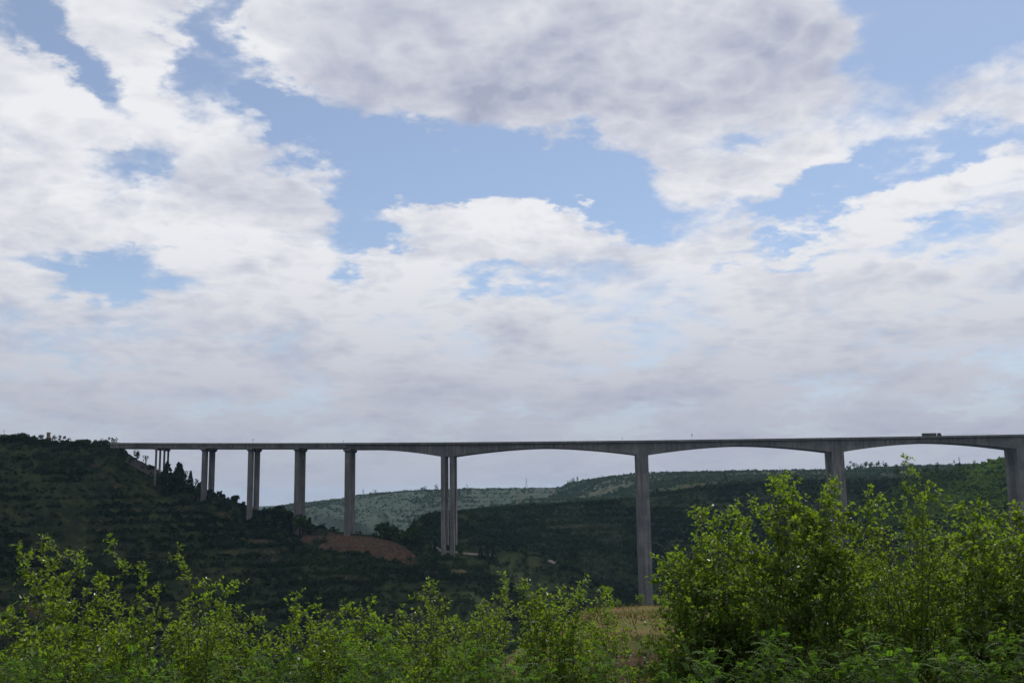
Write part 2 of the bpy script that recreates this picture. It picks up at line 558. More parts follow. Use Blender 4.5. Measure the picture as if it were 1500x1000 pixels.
# ------------------------------------------------------------------ the viaduct
cm, N = new_mat('weathered concrete')
pos = N.n('ShaderNodeNewGeometry').outputs['Position']
streak = N.noise(N.v('MULTIPLY', pos, (1.0, 1.0, 0.06)).outputs[0], 0.55, 6.0, 0.65)
blot = N.noise(pos, 0.08, 5.0, 0.6)
fine = N.noise(pos, 1.5, 5.0, 0.6)
spx = N.n('ShaderNodeSeparateXYZ', {}, {0: pos})
lift = N.m('FRACT', N.m('MULTIPLY', spx.outputs[2], 1 / 4.5))       # pour lifts show as faint joints
joint = N.ramp(N.m('ABSOLUTE', N.m('SUBTRACT', lift, 0.5)), 0.44, 0.5, 0.0, 0.35)
base = N.mix(N.ramp(blot, .35, .65), (0.098, 0.096, 0.098), (0.172, 0.168, 0.165))
base = N.mix(N.ramp(streak, .40, .68, 0, .9), base, (0.062, 0.060, 0.062))
base = N.mix(N.ramp(fine, .4, .8, 0, .3), base, (0.20, 0.195, 0.19))
base = N.mix(joint, base, (0.075, 0.072, 0.072))
seg = N.m('FRACT', N.m('MULTIPLY', spx.outputs[0], 1 / 4.0))          # cast segments of the girder and panels
sj = N.ramp(N.m('ABSOLUTE', N.m('SUBTRACT', seg, 0.5)), 0.42, 0.5, 0.0, 0.45)
base = N.mix(N.m('MULTIPLY', sj, N.ramp(spx.outputs[2], 20, 30)), base, (0.07, 0.068, 0.068))
pb = N.n('ShaderNodeBsdfPrincipled', {}, {'Base Color': base, 'Roughness': 0.9})
pb.inputs['Specular IOR Level'].default_value = 0.2
finish(N, pb.outputs[0])
asph = plain('asphalt', (0.045, 0.045, 0.047), (0.065, 0.064, 0.062), 0.4)
steel = plain('galvanised steel', (0.30, 0.31, 0.32), (0.22, 0.22, 0.23), 2.0, 0.5)

YN = 820.0                                   # near edge of the near carriageway
DW, DY = 12.6, 17.0                          # width of one carriageway, offset of the far one
TOP = [(150, 648.1), (330, 648.3), (500, 648.2), (710, 647.1), (860, 645.4), (1040, 643.4), (1160, 641.5), (1340, 638.6), (1500, 635.7), (1620, 633.4), (1900, 628)]
tp = np.array([on_y(p, q_, YN) for p, q_ in TOP])
pc = np.polyfit(tp[:, 0], tp[:, 2], 3)


def ztop(x):                                 # top of the parapet
    return float(np.polyval(pc, x))


def bx(px, py=655):
    return on_y(px, py, YN + 2.5)[0]


via = empty('viaduct', (bx(655), YN, ground(bx(655), YN + 6)))
tag(via, 'grey concrete viaduct on tall piers crossing the whole valley', 'viaduct')
VO = np.array(via.location)


def vpart(mb, name, mat, parent=None, base=None, **k):
    o = VO if base is None else np.array(base)
    mb.v = [tuple(np.array(p) - o) for p in mb.v]
    return mb.build(name, mat, parent or via, **k)


PAR = 1.25                                   # parapet height
XL = bx(163)
XT = bx(508.5)                               # transition pier: beams to the left, box girder to the right
PX = {'bent': bx(229.6), 'a': bx(298.5), 'b': bx(366), 'c': bx(434.5), 't': XT, 'twin': bx(655), 'one': bx(940.5), 'two': bx(1227), 'three': bx(1498)}
X4 = PX['three'] + (PX['three'] - PX['two']) * 0.55
XR = X4 + 160
main = [XT, PX['twin'], PX['one'], PX['two'], PX['three'], X4 + 10]
px_per_m = F / (YN + 2.5)
DMID, DPIER = 3.9, 10.2                      # girder depth below the deck surface


def depth(x):                                # haunched girder soffit
    segs = [(XT, PX['twin'], 'side'), (PX['twin'], PX['one'], 'm'), (PX['one'], PX['two'], 'm'), (PX['two'], PX['three'], 'm'), (PX['three'], XR, 'side2')]
    for a, b, k in segs:
        if a <= x <= b + 1e-6:
            if k == 'm':
                t = abs((x - (a + b) / 2) / ((b - a) / 2 - 5.0))
            elif k == 'side':
                t = max(0, (x - a - 22) / (b - a - 27))
            else:
                t = max(0, 1 - (x - a - 5) / 75)
            return DMID + (DPIER - DMID) * min(1, t) ** 1.7
    return DMID


def xs_between(a, b, step):
    n = max(2, int(round((b - a) / step)) + 1)
    return np.linspace(a, b, n)


for far in (0, 1):
    y0 = YN + far * DY
    y1 = y0 + DW
    # box girder, in one piece from the transition pier to the right
    rings = []
    xs = np.unique(np.concatenate([xs_between(XT + 0.05, XR, 4.0), [v + s_ for v in main[1:5] for s_ in (-5.0, 5.0)]]))
    for x in xs:
        zt = ztop(x) - PAR
        zb_ = zt - depth(x)
        rings.append([(x, y0, zt), (x, y0, zt - .35), (x, y0 + 2.7, zt - 0.95), (x, y0 + 2.9, zb_), (x, y1 - 2.9, zb_), (x, y1 - 2.7, zt - .95), (x, y1, zt - .35), (x, y1, zt)])
    mb = MB().loft([r[::-1] for r in rings])
    vpart(mb, 'box_girder', cm)
    # beam spans on the left
    ends = [XL, PX['bent'], PX['a'], PX['b'], PX['c'], XT]
    for a, b in zip(ends[:-1], ends[1:]):
        mb = MB()
        za, zb_ = ztop(a) - PAR, ztop(b) - PAR
        a2, b2 = a + 0.04, b - 0.04

        def slab(yA, yB, d0, d1):
            mb.add([(a2, yA, za - d1), (b2, yA, zb_ - d1), (b2, yB, zb_ - d1), (a2, yB, za - d1), (a2, yA, za - d0), (b2, yA, zb_ - d0), (b2, yB, zb_ - d0), (a2, yB, za - d0)],
                   [(0, 3, 2, 1), (4, 5, 6, 7), (0, 1, 5, 4), (1, 2, 6, 5), (2, 3, 7, 6), (3, 0, 4, 7)])
        slab(y0, y1, 0.0, 0.35)
        for k in range(5):
            yc = y0 + 1.1 + k * (DW - 2.2) / 4
            slab(yc - .22, yc + .22, 0.352, 2.55)
            slab(yc - .42, yc + .42, 2.553, 3.0)
        vpart(mb, 'beam_span', cm)
    # road surface
    mb = MB()
    xs = xs_between(XL, XR, 12)
    vs, fs = [], []
    for x in xs:
        vs += [(x, y0 + .55, ztop(x) - PAR + .08), (x, y1 - .55, ztop(x) - PAR + .08)]
    for i in range(len(xs) - 1):
        fs.append((2 * i, 2 * i + 2, 2 * i + 3, 2 * i + 1))
    mb.add(vs, fs)
    vpart(mb, 'road_surface', asph)
    # parapets
    for ya, yb in ((y0 - .02, y0 + .45), (y1 - .45, y1 + .02)):
        rings = [[(x, ya, ztop(x) - PAR - .3), (x, yb, ztop(x) - PAR + .004), (x, yb - .1 if ya < y0 + 1 else yb, ztop(x)), (x, ya, ztop(x))] for x in xs]
        vpart(MB().loft(rings), 'parapet', cm)


def rect(x, y, z, wx, wy):
    return [(x - wx / 2, y - wy / 2, z), (x + wx / 2, y - wy / 2, z), (x + wx / 2, y + wy / 2, z), (x - wx / 2, y + wy / 2, z)]


def pier(x, yc, wx, wy, ztop_, cap=None, taper=0.0, flute=True):
    zg = min(ground(x + a, yc + b) for a in (-wx / 2, wx / 2) for b in (-wy / 2, wy / 2)) - 1.5
    h = ztop_ - zg
    k = 1 + taper * h
    mb = MB()
    if flute:                                # chamfered hollow shaft with a shallow recess down each broad face
        def sec(z, s):
            a, b, c_, r_ = wx * s / 2, wy * s / 2, 0.35, 0.25
            i = a * 0.45
            return [(x - a + c_, yc - b, z), (x - i, yc - b, z), (x - i + .15, yc - b + r_, z), (x + i - .15, yc - b + r_, z), (x + i, yc - b, z), (x + a - c_, yc - b, z), (x + a, yc - b + c_, z),
                    (x + a, yc + b - c_, z), (x + a - c_, yc + b, z), (x - a + c_, yc + b, z), (x - a, yc + b - c_, z), (x - a, yc - b + c_, z)]
        mb.loft([sec(zg, k), sec(ztop_, 1)])
    else:
        mb.tube([(x, yc, zg), (x, yc, ztop_)], wx / 2, 14)
    o = vpart(mb, 'pier', cm)
    if cap:
        cx, cy, ch = cap
        c2 = MB().loft([rect(x, yc, ztop_, wx * .98, wy * .98), rect(x, yc, ztop_ + ch * .5, cx, cy), rect(x, yc, ztop_ + ch, cx, cy)])
        vpart(c2, 'cap_beam', cm, o)
    return o


for far in (0, 1):
    y0 = YN + far * DY
    yc = y0 + DW / 2
    # first bent: two round columns under each carriageway
    x = PX['bent']
    zt = ztop(x) - PAR - 3.02
    vpart(MB().box(x - 1.1, x + 1.1, y0 + .5, y0 + DW - .5, zt - 1.6, zt - .02), 'cap_beam', cm)
    for yy in (yc - 4.1, yc + 4.1):
        pier(x, yy, 1.75, 1.75, zt - 1.62, flute=False)
    for k_ in 'abc':
        x = PX[k_]
        zt = ztop(x) - PAR - 3.02
        pier(x, yc, 3.3, 6.6, zt - 2.4, cap=(4.6, 11.6, 2.38))
    x = XT
    zt = ztop(x) - PAR - 4.0
    pier(x, yc, 4.0, 7.0, zt - 2.4, cap=(5.8, 11.4, 2.36))
    x = PX['twin']
    zt = ztop(x) - PAR - DPIER + 0.15
    for dx in (-3.6, 3.6):
        pier(x + dx, yc, 3.6, 6.9, zt)
    for k_ in ('one', 'two', 'three'):
        x = PX[k_]
        pier(x, yc, 9.6, 6.9, ztop(x) - PAR - DPIER + 0.15, taper=0.0004)
    pier(X4, yc, 4.6, 6.9, ztop(X4) - PAR - DMID - 3)
# paved cone under the left abutment
xa = XL
za = ztop(xa) - PAR - 3.0

# ------------------------------------------------------------------ scrub on the hillsides (uncountable cover)
scrub_m = leaf_material('scrub leaves', (0.008, 0.016, 0.009), (0.025, 0.044, 0.017), (0.016, 0.032, 0.008), trans_w=0.3)
far_m = leaf_material('hazed scrub leaves', (0.027, 0.043, 0.035), (0.046, 0.066, 0.050), (0.032, 0.052, 0.03), trans_w=0.3)  # paled and blued: distance haze is put into the leaf colour
right_m = leaf_material('sunlit wood leaves', (0.028, 0.052, 0.014), (0.070, 0.115, 0.026), (0.06, 0.11, 0.014), trans_w=0.35)  # lighter copy for the right hill, sunlight painted into the green
TAN = (gz.reshape(nr, nc) + 0.0) / R_
RUN = np.maximum.accumulate(np.vstack([np.full((1, nc), -9.0), TAN[:-1]]), axis=0)


def visible(x, y, z, margin):
    a, r = np.arctan2(x, y), np.hypot(x, y)
    ia = np.clip(np.searchsorted(aa, a), 0, nc - 1)
    ir = np.clip(np.searchsorted(rr, r) - 1, 0, nr - 1)
    return (z + margin) / r > RUN[ir, ia]


def sample(n, r0_, r1_, a0=-34, a1=27):
    r = np.sqrt(rng.random(n) * (r1_ ** 2 - r0_ ** 2) + r0_ ** 2)
    a = np.radians(a0 + rng.random(n) * (a1 - a0))
    return np.sin(a) * r, np.cos(a) * r


def cards(cx, cy, cz, rad, hgt, per, size, tint, flat=0.0):
    """leafy clumps: 'per' bent cards spread through each clump's volume"""
    n = len(cx)
    u = rng.normal(size=(n, per, 3))
    u /= np.linalg.norm(u, axis=2, keepdims=True)
    rad3 = np.stack([rad, rad, hgt * 0.5], 1)[:, None, :]
    ctr = np.stack([cx, cy, cz + hgt * 0.45], 1)[:, None, :] + u * rad3 * (0.45 + 0.55 * rng.random((n, per, 1)))
    a = rng.normal(size=(n, per, 3))
    a -= u * (a * u).sum(2, keepdims=True) * 0.6
    a /= np.linalg.norm(a, axis=2, keepdims=True)
    b = np.cross(a, u + 0.5 * rng.normal(size=(n, per, 3)))
    b /= np.linalg.norm(b, axis=2, keepdims=True)
    s = (size * rad)[:, None, None] * (0.6 + 0.8 * rng.random((n, per, 1)))
    v = np.stack([ctr - a * s, ctr - b * s * .7 + u * s * .15, ctr + a * s * 1.1, ctr + b * s * .6], 2).reshape(-1, 3)
    f = np.arange(len(v)).reshape(-1, 4)
    t = np.repeat(np.clip(tint[:, None] + 0.25 * (rng.random((n, per)) - .5), 0, 1), 4)
    return v, f, t


def scrub(name, n, r0_, r1_, dens_fn, rmin, rmax, per, size, margin, hk=1.1, mat=None):
    x, y = sample(n, r0_, r1_)
    z, s_, _ = terrain(x, y)
    keep = visible(x, y, z, margin) & (rng.random(n) < dens_fn(x, y, z, s_))
    x, y, z = x[keep], y[keep], z[keep]
    m = len(x)
    rad = rmin + (rmax - rmin) * rng.random(m) ** 2.2
    tint = np.clip(0.42 + 0.9 * fbm(x, y, 60, 3) + 0.5 * (rng.random(m) - 0.5), 0, 1)
    v, f, t = cards(x, y, z - 0.15 * rad, rad, rad * (hk + 0.5 * rng.random(m)), per, size, tint)
    o = mesh_obj(name, v, f, mat or scrub_m, attrs={'tint': t})
    tag(o, kind='stuff')
    print(name, m)
    return o


def clear_bridge(x, y):
    return ~((np.abs(y - 835) < 19) & (x < X640 + 40) & (x > XAB - 20) & False)


def on_path(x, y):
    k = np.zeros(x.shape, bool)
    for a, b in zip(PATH[:-1], PATH[1:]):
        L2 = ((b[:2] - a[:2]) ** 2).sum() + 1e-9
        t = np.clip(((x - a[0]) * (b[0] - a[0]) + (y - a[1]) * (b[1] - a[1])) / L2, 0, 1)
        k |= np.hypot(x - a[0] - t * (b[0] - a[0]), y - a[1] - t * (b[1] - a[1])) < 4.0
    return k


PATH = np.array([hit(px, py, 700, 836) for px, py in ((634, 797.5), (637, 800), (640, 803), (646, 806), (656, 808), (672, 809.5), (690, 811), (710, 812.5), (727, 814))])


def dens_near(x, y, z, s_):
    p = (1 - 0.96 * sstep(s_, .15, .5)) * (0.25 + 0.75 * sstep(fbm(x, y, 38, 3), -.22, .12))
    return np.where(on_path(x, y) | ((y > 786) & (y < 834) & (x > X430 - 2) & (x < X640 - 14) & (s_ > .5)), 0, p)


def dens_far(x, y, z, s_):
    return (1 - 0.9 * sstep(s_, .1, .45)) * (0.28 + 0.72 * sstep(fbm(x * 0.5, y, 70, 3), -.10, .18))


scrub('hillside_scrub', 56000, 500, 880, dens_near, 0.8, 3.2, 10, 0.50, 3.0)
scrub('valley_scrub', 85000, 880, 1340, dens_near, 1.1, 3.2, 7, 0.60, 3.5)
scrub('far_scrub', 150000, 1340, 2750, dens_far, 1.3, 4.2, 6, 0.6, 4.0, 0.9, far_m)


def dens_right(x, y, z, s_):
    d, sd, zc_, fx = near_line(x, y, CD)
    return np.where((sd < 0) & (d < 190) & (x > 300), .85, np.where((d < 12), .8, 0))


scrub('right_hill_trees', 60000, 850, 1160, dens_right, 1.7, 3.6, 12, 0.46, 4.0, 1.5, right_m)

# dirt track past the foot of the twin pier
dirt = plain('pale dirt', (0.22, 0.19, 0.155), (0.30, 0.265, 0.22), 0.5)


def track(pts, w, name):
    vs, fs = [], []
    P = []
    for a, b in zip(pts[:-1], pts[1:]):
        for t in np.linspace(0, 1, 6)[:-1]:
            P.append(a + (b - a) * t)
    P.append(pts[-1])
    for i, p in enumerate(P):
        d = P[min(i + 1, len(P) - 1)] - P[max(i - 1, 0)]
        n = np.array([-d[1], d[0]]) / (np.hypot(d[0], d[1]) + 1e-9)
        c_ = p[:2]
        zz = max(ground(*(c_ + n * w * k)) for k in (-.5, -.25, 0, .25, .5)) + 0.12
        for k in (-.5, .5):
            q_ = c_ + n * w * k
            vs.append((q_[0], q_[1], zz))
        for k in (-.5, .5):
            q_ = c_ + n * w * k * 1.3
            vs.append((q_[0], q_[1], zz - 1.5))
    for i in range(len(P) - 1):
        a, b = 4 * i, 4 * i + 4
        fs += [(a, b, b + 1, a + 1), (a, a + 2, b + 2, b), (a + 1, b + 1, b + 3, a + 3)]
    o = mesh_obj(name, vs, fs, dirt)
    tag(o, kind='structure')


track(PATH, 2.6, 'dirt_track')
track(np.array([hit(802, 820.5, 700, 836), hit(808, 821.5, 700, 836), hit(814, 822.5, 700, 836)]), 4.0, 'dirt_clearing')

# ------------------------------------------------------------------ trees, masts and traffic in the distance
bark = plain('bark', (0.045, 0.036, 0.028), (0.085, 0.07, 0.055), 6.0)
tree_m = leaf_material('tree leaves', (0.014, 0.028, 0.010), (0.040, 0.070, 0.018), (0.025, 0.05, 0.008), trans_w=0.3)
conif_m = leaf_material('conifer needles', (0.008, 0.017, 0.009), (0.018, 0.034, 0.015), (0.01, 0.02, 0.006), trans_w=0.15)


def crown_cards(n, size, shape):
    """n cards around points given by shape(u) -> (offsets, outward)"""
    ctr, u = shape(n)
    a = rng.normal(size=(n, 3))
    a /= np.linalg.norm(a, axis=1, keepdims=True)
    b = np.cross(a, u + 0.4 * rng.normal(size=(n, 3)))
    b /= np.linalg.norm(b, axis=1, keepdims=True) + 1e-9
    s = size * (0.55 + 0.9 * rng.random((n, 1)))
    v = np.stack([ctr - a * s, ctr - b * s * .6 + u * s * .2, ctr + a * s, ctr + b * s * .6], 1).reshape(-1, 3)
    return v, np.arange(4 * n).reshape(-1, 4), np.repeat(rng.random(n), 4)


def far_tree(name, px, py, Y, hpx, wpx, kind, label, cat='tree', group=None, n=260):
    """tree whose foot stands where the sight line meets the given depth; sizes in photo px"""
    p = on_y(px, py, Y)
    k = np.linalg.norm(p) / np.linalg.norm(ray(px, py)) / F
    h, w = hpx * k, wpx * k
    g = ground(p[0], Y)
    h = max(h, p[2] + hpx * k - g) if p[2] > g else h
    root = empty(name, (p[0], Y, g - 0.2))
    tag(root, label, cat, group)
    top = h

    def round_(m):
        lob = rng.normal(size=(7, 3)) * (w * .22, w * .22, h * .16) + (0, 0, h * .52)
        i = rng.integers(0, 7, m)
        u = rng.normal(size=(m, 3))
        u /= np.linalg.norm(u, axis=1, keepdims=True)
        c_ = lob[i] + u * (w * .27, w * .27, h * .30) * (0.5 + .5 * rng.random((m, 1)))
        c_[:, 2] = np.clip(c_[:, 2], h * .08, h)
        return c_, u

    def airy(m):
        i = rng.integers(0, 9, m)
        lob = np.random.default_rng(int(px)).normal(size=(9, 3)) * (w * .3, w * .3, h * .2) + (0, 0, h * .68)
        u = rng.normal(size=(m, 3))
        u /= np.linalg.norm(u, axis=1, keepdims=True)
        return lob[i] + u * (w * .13, w * .13, h * .11), u

    def cone(m):
        t = rng.random(m) ** 0.85
        th = rng.random(m) * 2 * math.pi
        r_ = (w / 2) * (.05 + np.minimum(1, t * h / (hpx * k)) ** .8) * (0.6 + .4 * rng.random(m))
        u = np.stack([np.cos(th), np.sin(th), 0.4 + 0 * th], 1)
        return np.stack([np.cos(th) * r_, np.sin(th) * r_, h * (1 - t) + h * .03], 1), u

    def column(m):
        t = rng.random(m)
        th = rng.random(m) * 2 * math.pi
        r_ = (w / 2) * np.minimum(1, 3.2 * (1 - t)) * (0.6 + .4 * rng.random(m))
        u = np.stack([np.cos(th), np.sin(th), 0.3 + 0 * th], 1)
        return np.stack([np.cos(th) * r_, np.sin(th) * r_, h * (.06 + .92 * t)], 1), u

    f = {'round': round_, 'airy': airy, 'cone': cone, 'column': column}[kind]
    size = {'round': .105, 'airy': .075, 'cone': .12, 'column': .2}[kind] * max(w, .45 * h)
    v, q_, t = crown_cards(int(n * (1.6 if kind == 'cone' else 1)), size, f)
    mesh_obj('crown', v, q_, conif_m if kind in ('cone', 'column') else tree_m, root, attrs={'tint': t})
    mb = MB().tube([(0, 0, -0.5), (0.02 * h, 0, h * .4), (0, 0, h * .8)], [.035 * h, .026 * h, .008 * h], 6)
    if kind in ('round', 'airy'):
        for j in range(4):
            th = j * 1.7 + px
            mb.tube([(0.02 * h, 0, h * (.32 + .06 * j)), (math.cos(th) * w * .28, math.sin(th) * w * .28, h * (.6 + .06 * j))], [.016 * h, .005 * h], 4)
    mb.build('trunk', bark, root)
    return root


ORD = ['first', 'second', 'third', 'fourth', 'fifth', 'sixth', 'seventh', 'eighth', 'ninth', 'tenth', 'eleventh']
G1 = 'trees along the top of the left hill'
for a in (
    ('round', 3, 651, 822, 12, 16, 'dark bushy tree cut by the left edge of view on the hilltop'),
    ('round', 21, 651, 830, 12, 18, 'dark tree filling the gap between the two leftmost hilltop domes'),
    ('round', 41, 651, 832, 12, 18, 'dark tree behind the broad dense tree on the left hilltop'),
    ('round', 62, 652, 832, 9, 16, 'low dark tree just left of the square tower foot'),
    ('round', 118, 653, 836, 7, 16, 'low dark shrub between the dome trees and the pale hilltop tree'),
    ('round', 148, 654, 838, 7, 14, 'low dark shrub left of the open branched hilltop trees'),
    ('round', 12, 650, 824, 13, 22, 'low round tree on the hilltop at the left edge of view'),
    ('round', 30, 650, 826, 14, 20, 'broad dense tree on the left hilltop, second from the left edge'),
    ('round', 50, 650, 828, 13, 16, 'dense rounded tree on the left hilltop just left of the square tower'),
    ('round', 74, 651, 826, 11, 12, 'dark tree wrapped round the foot of the square tower'),
    ('airy', 86, 652, 832, 15, 13, 'thin airy tree on the hilltop just right of the square tower'),
    ('round', 98, 652, 832, 10, 10, 'small dark dome shaped tree between the airy hilltop trees'),
    ('round', 110, 652, 833, 9, 10, 'second small dark dome shaped tree on the left hilltop'),
    ('round', 127, 652, 834, 9, 13, 'pale low tree on the left hilltop halfway to the bridge end'),
    ('round', 141, 653, 835, 9, 11, 'small tree on the left hilltop near the bridge end'),
    ('airy', 155, 653, 835, 14, 12, 'open branched tree standing second from the left end of the bridge'),
    ('airy', 167, 653, 834, 14, 11, 'open branched tree right at the left end of the bridge'),
):
    far_tree('hilltop_tree', a[1], a[2], a[3], a[4], a[5], a[0], a[6], 'tree', G1, n=260)
for a in (
    ('round', 201, 668, 846, 12, 9, 'small bushy tree on the slope just right of the bridge abutment'),
    ('airy', 213, 676, 846, 12, 7, 'spindly sapling on the skyline between abutment and four slim columns'),
    ('round', 236, 696, 819, 16, 14, 'dark bushy tree covering the feet of the four slim columns'),
    ('cone', 245, 696, 817, 19, 15, 'dark pointed tree in front of the four slim columns'),
    ('cone', 262, 702, 826, 24, 22, 'large dark triangular conifer right of the four slim columns'),
    ('round', 272, 705, 828, 15, 12, 'bushy tree leaning against the large triangular conifer'),
    ('cone', 279, 706, 832, 16, 8, 'small pointed conifer between the slim columns and the next pier'),
    ('round', 291, 712, 824, 12, 12, 'dark bush at the left foot of the second pier from the hill'),
    ('round', 322, 724, 840, 7, 9, 'small bush on the skyline right of the second pier'),
    ('round', 345, 733, 840, 9, 16, 'low dark bush on the skyline left of the third pier'),
    ('column', 387, 750, 838, 8, 3.2, 'tiny dark pointed shrub just right of the third pier'),
    ('round', 405, 752, 838, 12, 20, 'low wide bush on the skyline between third and fourth piers'),
    ('round', 419, 757, 832, 14, 18, 'dark rounded bush left of the fourth pier foot'),
    ('round', 441, 768, 818, 16, 24, 'dark bush in front of the fourth pier foot'),
    ('column', 453.5, 767, 830, 10, 3.0, 'narrow dark cypress beside the foot of the fourth pier'),
    ('round', 562, 790, 834, 24, 40, 'large dark green bush on the bench right of the fifth pier'),
    ('round', 604, 797, 834, 26, 36, 'large dark green bush right of the first bench bush'),
    ('round', 585, 794, 830, 16, 22, 'lower bush filling the gap between the two large bench bushes'),
    ('column', 637, 797, 830, 9, 3.5, 'small dark shrub at the bend of the dirt track'),
    ('round', 675, 812, 824, 15, 12, 'dark round tree beside the dirt track right of the twin legged pier'),
    ('cone', 704, 815, 823, 16, 9, 'leftmost of the three small conifers along the dirt track'),
    ('cone', 713, 815, 823, 17, 9, 'middle one of the three small conifers along the dirt track'),
    ('cone', 723, 815, 823, 15, 9, 'rightmost of the three small conifers along the dirt track'),
    ('round', 768, 813, 826, 12, 14, 'pale bush on the spur right of the three conifers'),
    ('round', 800, 822, 822, 13, 10, 'round bush on the spur behind the pale clearing'),
    ('round', 828, 834, 815, 13, 16, 'sunlit bush at the end of the spur'),
    ('cone', 957, 726, 1330, 6, 5, 'left one of two tiny dark conifers on the plateau right of the tall pier'),
    ('cone', 963, 726, 1330, 9, 7, 'right one of two tiny dark conifers on the plateau right of the tall pier'),
    ('round', 1063, 700, 1400, 8, 4, 'tiny dark upright tree on the plateau skyline'),
    ('round', 1127, 703, 1330, 7, 8, 'dark tree on the plateau edge left of the broad right-hand pier'),
    ('round', 1165, 702, 1330, 7, 9, 'round dark tree on the plateau edge beside the broad right-hand pier'),
    ('round', 1313, 693, 1360, 13, 9, 'grey green round tree on the right skyline beside the thin mast'),
    ('round', 1357, 692, 1170, 14, 11, 'dark round tree alone on the right skyline'),
    ('airy', 1375, 690, 1130, 9, 6, 'small tree on the right skyline left of the forked sapling'),
    ('airy', 1399, 687, 1100, 11, 8, 'forked sapling on the right skyline where the green hill starts'),
    ('airy', 1407, 686, 1100, 10, 7, 'second forked sapling at the start of the green hill'),
    ('airy', 1428, 682, 1060, 9, 5, 'thin sapling on the crest of the green hill'),
):
    far_tree('hillside_tree', a[1], a[2], a[3], a[4], a[5], a[0], a[6], 'tree', 'trees dotted over the hillsides')
for i, px in enumerate((1243, 1251, 1260, 1268, 1277, 1287, 1297, 1325, 1336)):
    far_tree('skyline_tree', px, 695 - (px - 1240) * .02, 1800 + 40 * (i % 3), (9, 12, 8, 10, 9, 11, 8, 7, 8)[i], (9, 10, 9, 11, 9, 10, 10, 9, 9)[i], 'round',
             ORD[i] + ' hazy tree from the left in the skyline row beyond the broad right-hand pier', 'tree', 'hazy row of skyline trees', n=90)
for i, (px, py) in enumerate(((533, 731), (543, 727), (549, 725), (618, 717), (622, 717), (640, 716), (685, 715), (838, 714), (846, 713), (1025, 701), (1036, 700))):
    far_tree('far_hill_tree', px, py, 2330 + 20 * (px > 800), 6 + i % 3 * 2, 6 + i % 2 * 3, 'round',
             ORD[i] + ' tiny tree from the left along the crest of the far hazy hill', 'tree', 'tiny trees on the far hill', n=60)

# --- masts
mast_m = plain('mast steel', (0.20, 0.21, 0.22), (0.14, 0.145, 0.15), 1.0, 0.6)


def mast(px, py, Y, hpx, kind, label, name='transmission_mast'):
    p = on_y(px, py, Y)
    k = Y / F
    g = ground(p[0], Y)
    h = max(hpx * k, p[2] - g + hpx * k)
    root = empty(name, (p[0], Y, g - 0.3))
    tag(root, label, 'mast' if kind != 'pole' else 'pole', 'power line masts on the skyline')
    if kind == 'lattice':
        b = h * .11
        m_ = MB()
        for sx in (-1, 1):
            for sy in (-1, 1):
                m_.tube([(sx * b, sy * b, 0), (sx * b * .3, sy * b * .3, h * .7), (sx * b * .25, sy * b * .25, h)], .16, 4)
        m_.build('leg', mast_m, root)
        m_ = MB()
        for i in range(6):
            z0, z1 = h * i * .12, h * (i + 1) * .12
            w0, w1 = b * (1 - i * .12), b * (1 - (i + 1) * .12)
            for sy in (-1, 1):
                m_.tube([(-w0, sy * w0, z0), (w1, sy * w1, z1)], .09, 3)
                m_.tube([(w0, sy * w0, z0), (-w1, sy * w1, z1)], .09, 3)
        m_.build('bracing', mast_m, root)
        for zf, wf in ((.72, .2), (.85, .17), (.97, .12)):
            MB().tube([(-h * wf, 0, h * zf), (0, 0, h * zf + .35), (h * wf, 0, h * zf)], .17, 4).build('cross_arm', mast_m, root)
    elif kind == 'loop':
        m_ = MB()
        for s_ in (-1, 1):
            m_.tube([(s_ * h * .05, 0, 0), (s_ * h * .03, 0, h * .5), (s_ * h * .16, 0, h * .8), (s_ * h * .12, 0, h)], .2, 4)
        m_.build('leg', mast_m, root)
        MB().tube([(-h * .24, 0, h * .97), (h * .24, 0, h * .97)], .2, 4).build('cross_arm', mast_m, root)
    else:
        MB().tube([(0, 0, 0), (0, 0, h)], [.22, .13], 6).build('shaft', mast_m, root)
        MB().tube([(-1.0, 0, h * .92), (1.0, 0, h * .92)], .09, 4).build('cross_arm', mast_m, root)


for a in ((532, 727, 2290, 11, 'lattice', 'lattice mast on the left shoulder of the far hill'),
          (480, 738, 2230, 9, 'pole', 'thin pole on the left slope of the far hill'),
          (771, 713, 2440, 13, 'lattice', 'lattice mast on the far hill midway between the twin legged pier and tall pier'),
          (791, 713, 2440, 5, 'pole', 'short pole on the far hill right of the lattice mast'),
          (882, 711, 2500, 10, 'lattice', 'lattice mast just left of the tall pier'),
          (980, 702, 2600, 13, 'loop', 'fork headed pylon on the skyline right of the tall pier'),
          (1020, 700, 2560, 12, 'loop', 'second fork headed pylon further right on the skyline'),
          (1143, 695, 1600, 13, 'pole', 'thin dark mast on the plateau left of the broad right-hand pier'),
          (1300, 692, 1500, 15, 'pole', 'thin mast on the skyline right of the broad right-hand pier'),
          (398, 750, 842, 10, 'pole', 'thin pole on the skyline between third and fourth piers'),
          (5, 648, 826, 20, 'pole', 'thin pole above the hilltop trees at the left edge')):
    mast(*a)

# --- small square tower among the hilltop trees
p = on_y(70.5, 650, 830)
tw = empty('square_tower', (p[0], 830, ground(p[0], 830) - .3))
tag(tw, 'small square masonry tower rising above the trees on the left hilltop', 'tower')
h = on_y(70.5, 633, 830)[2] - tw.location.z
brk = plain('old brick', (0.16, 0.12, 0.10), (0.22, 0.18, 0.15), 1.2)
MB().box(-1.1, 1.1, -1.1, 1.1, 0, h - .5).build('shaft', brk, tw)
MB().box(-1.3, 1.3, -1.3, 1.3, h - .5, h).build('roof_slab', cm, tw)
MB().box(-.4, .4, -1.16, -1.08, h - 3.2, h - 1.6).build('window', asph, tw)

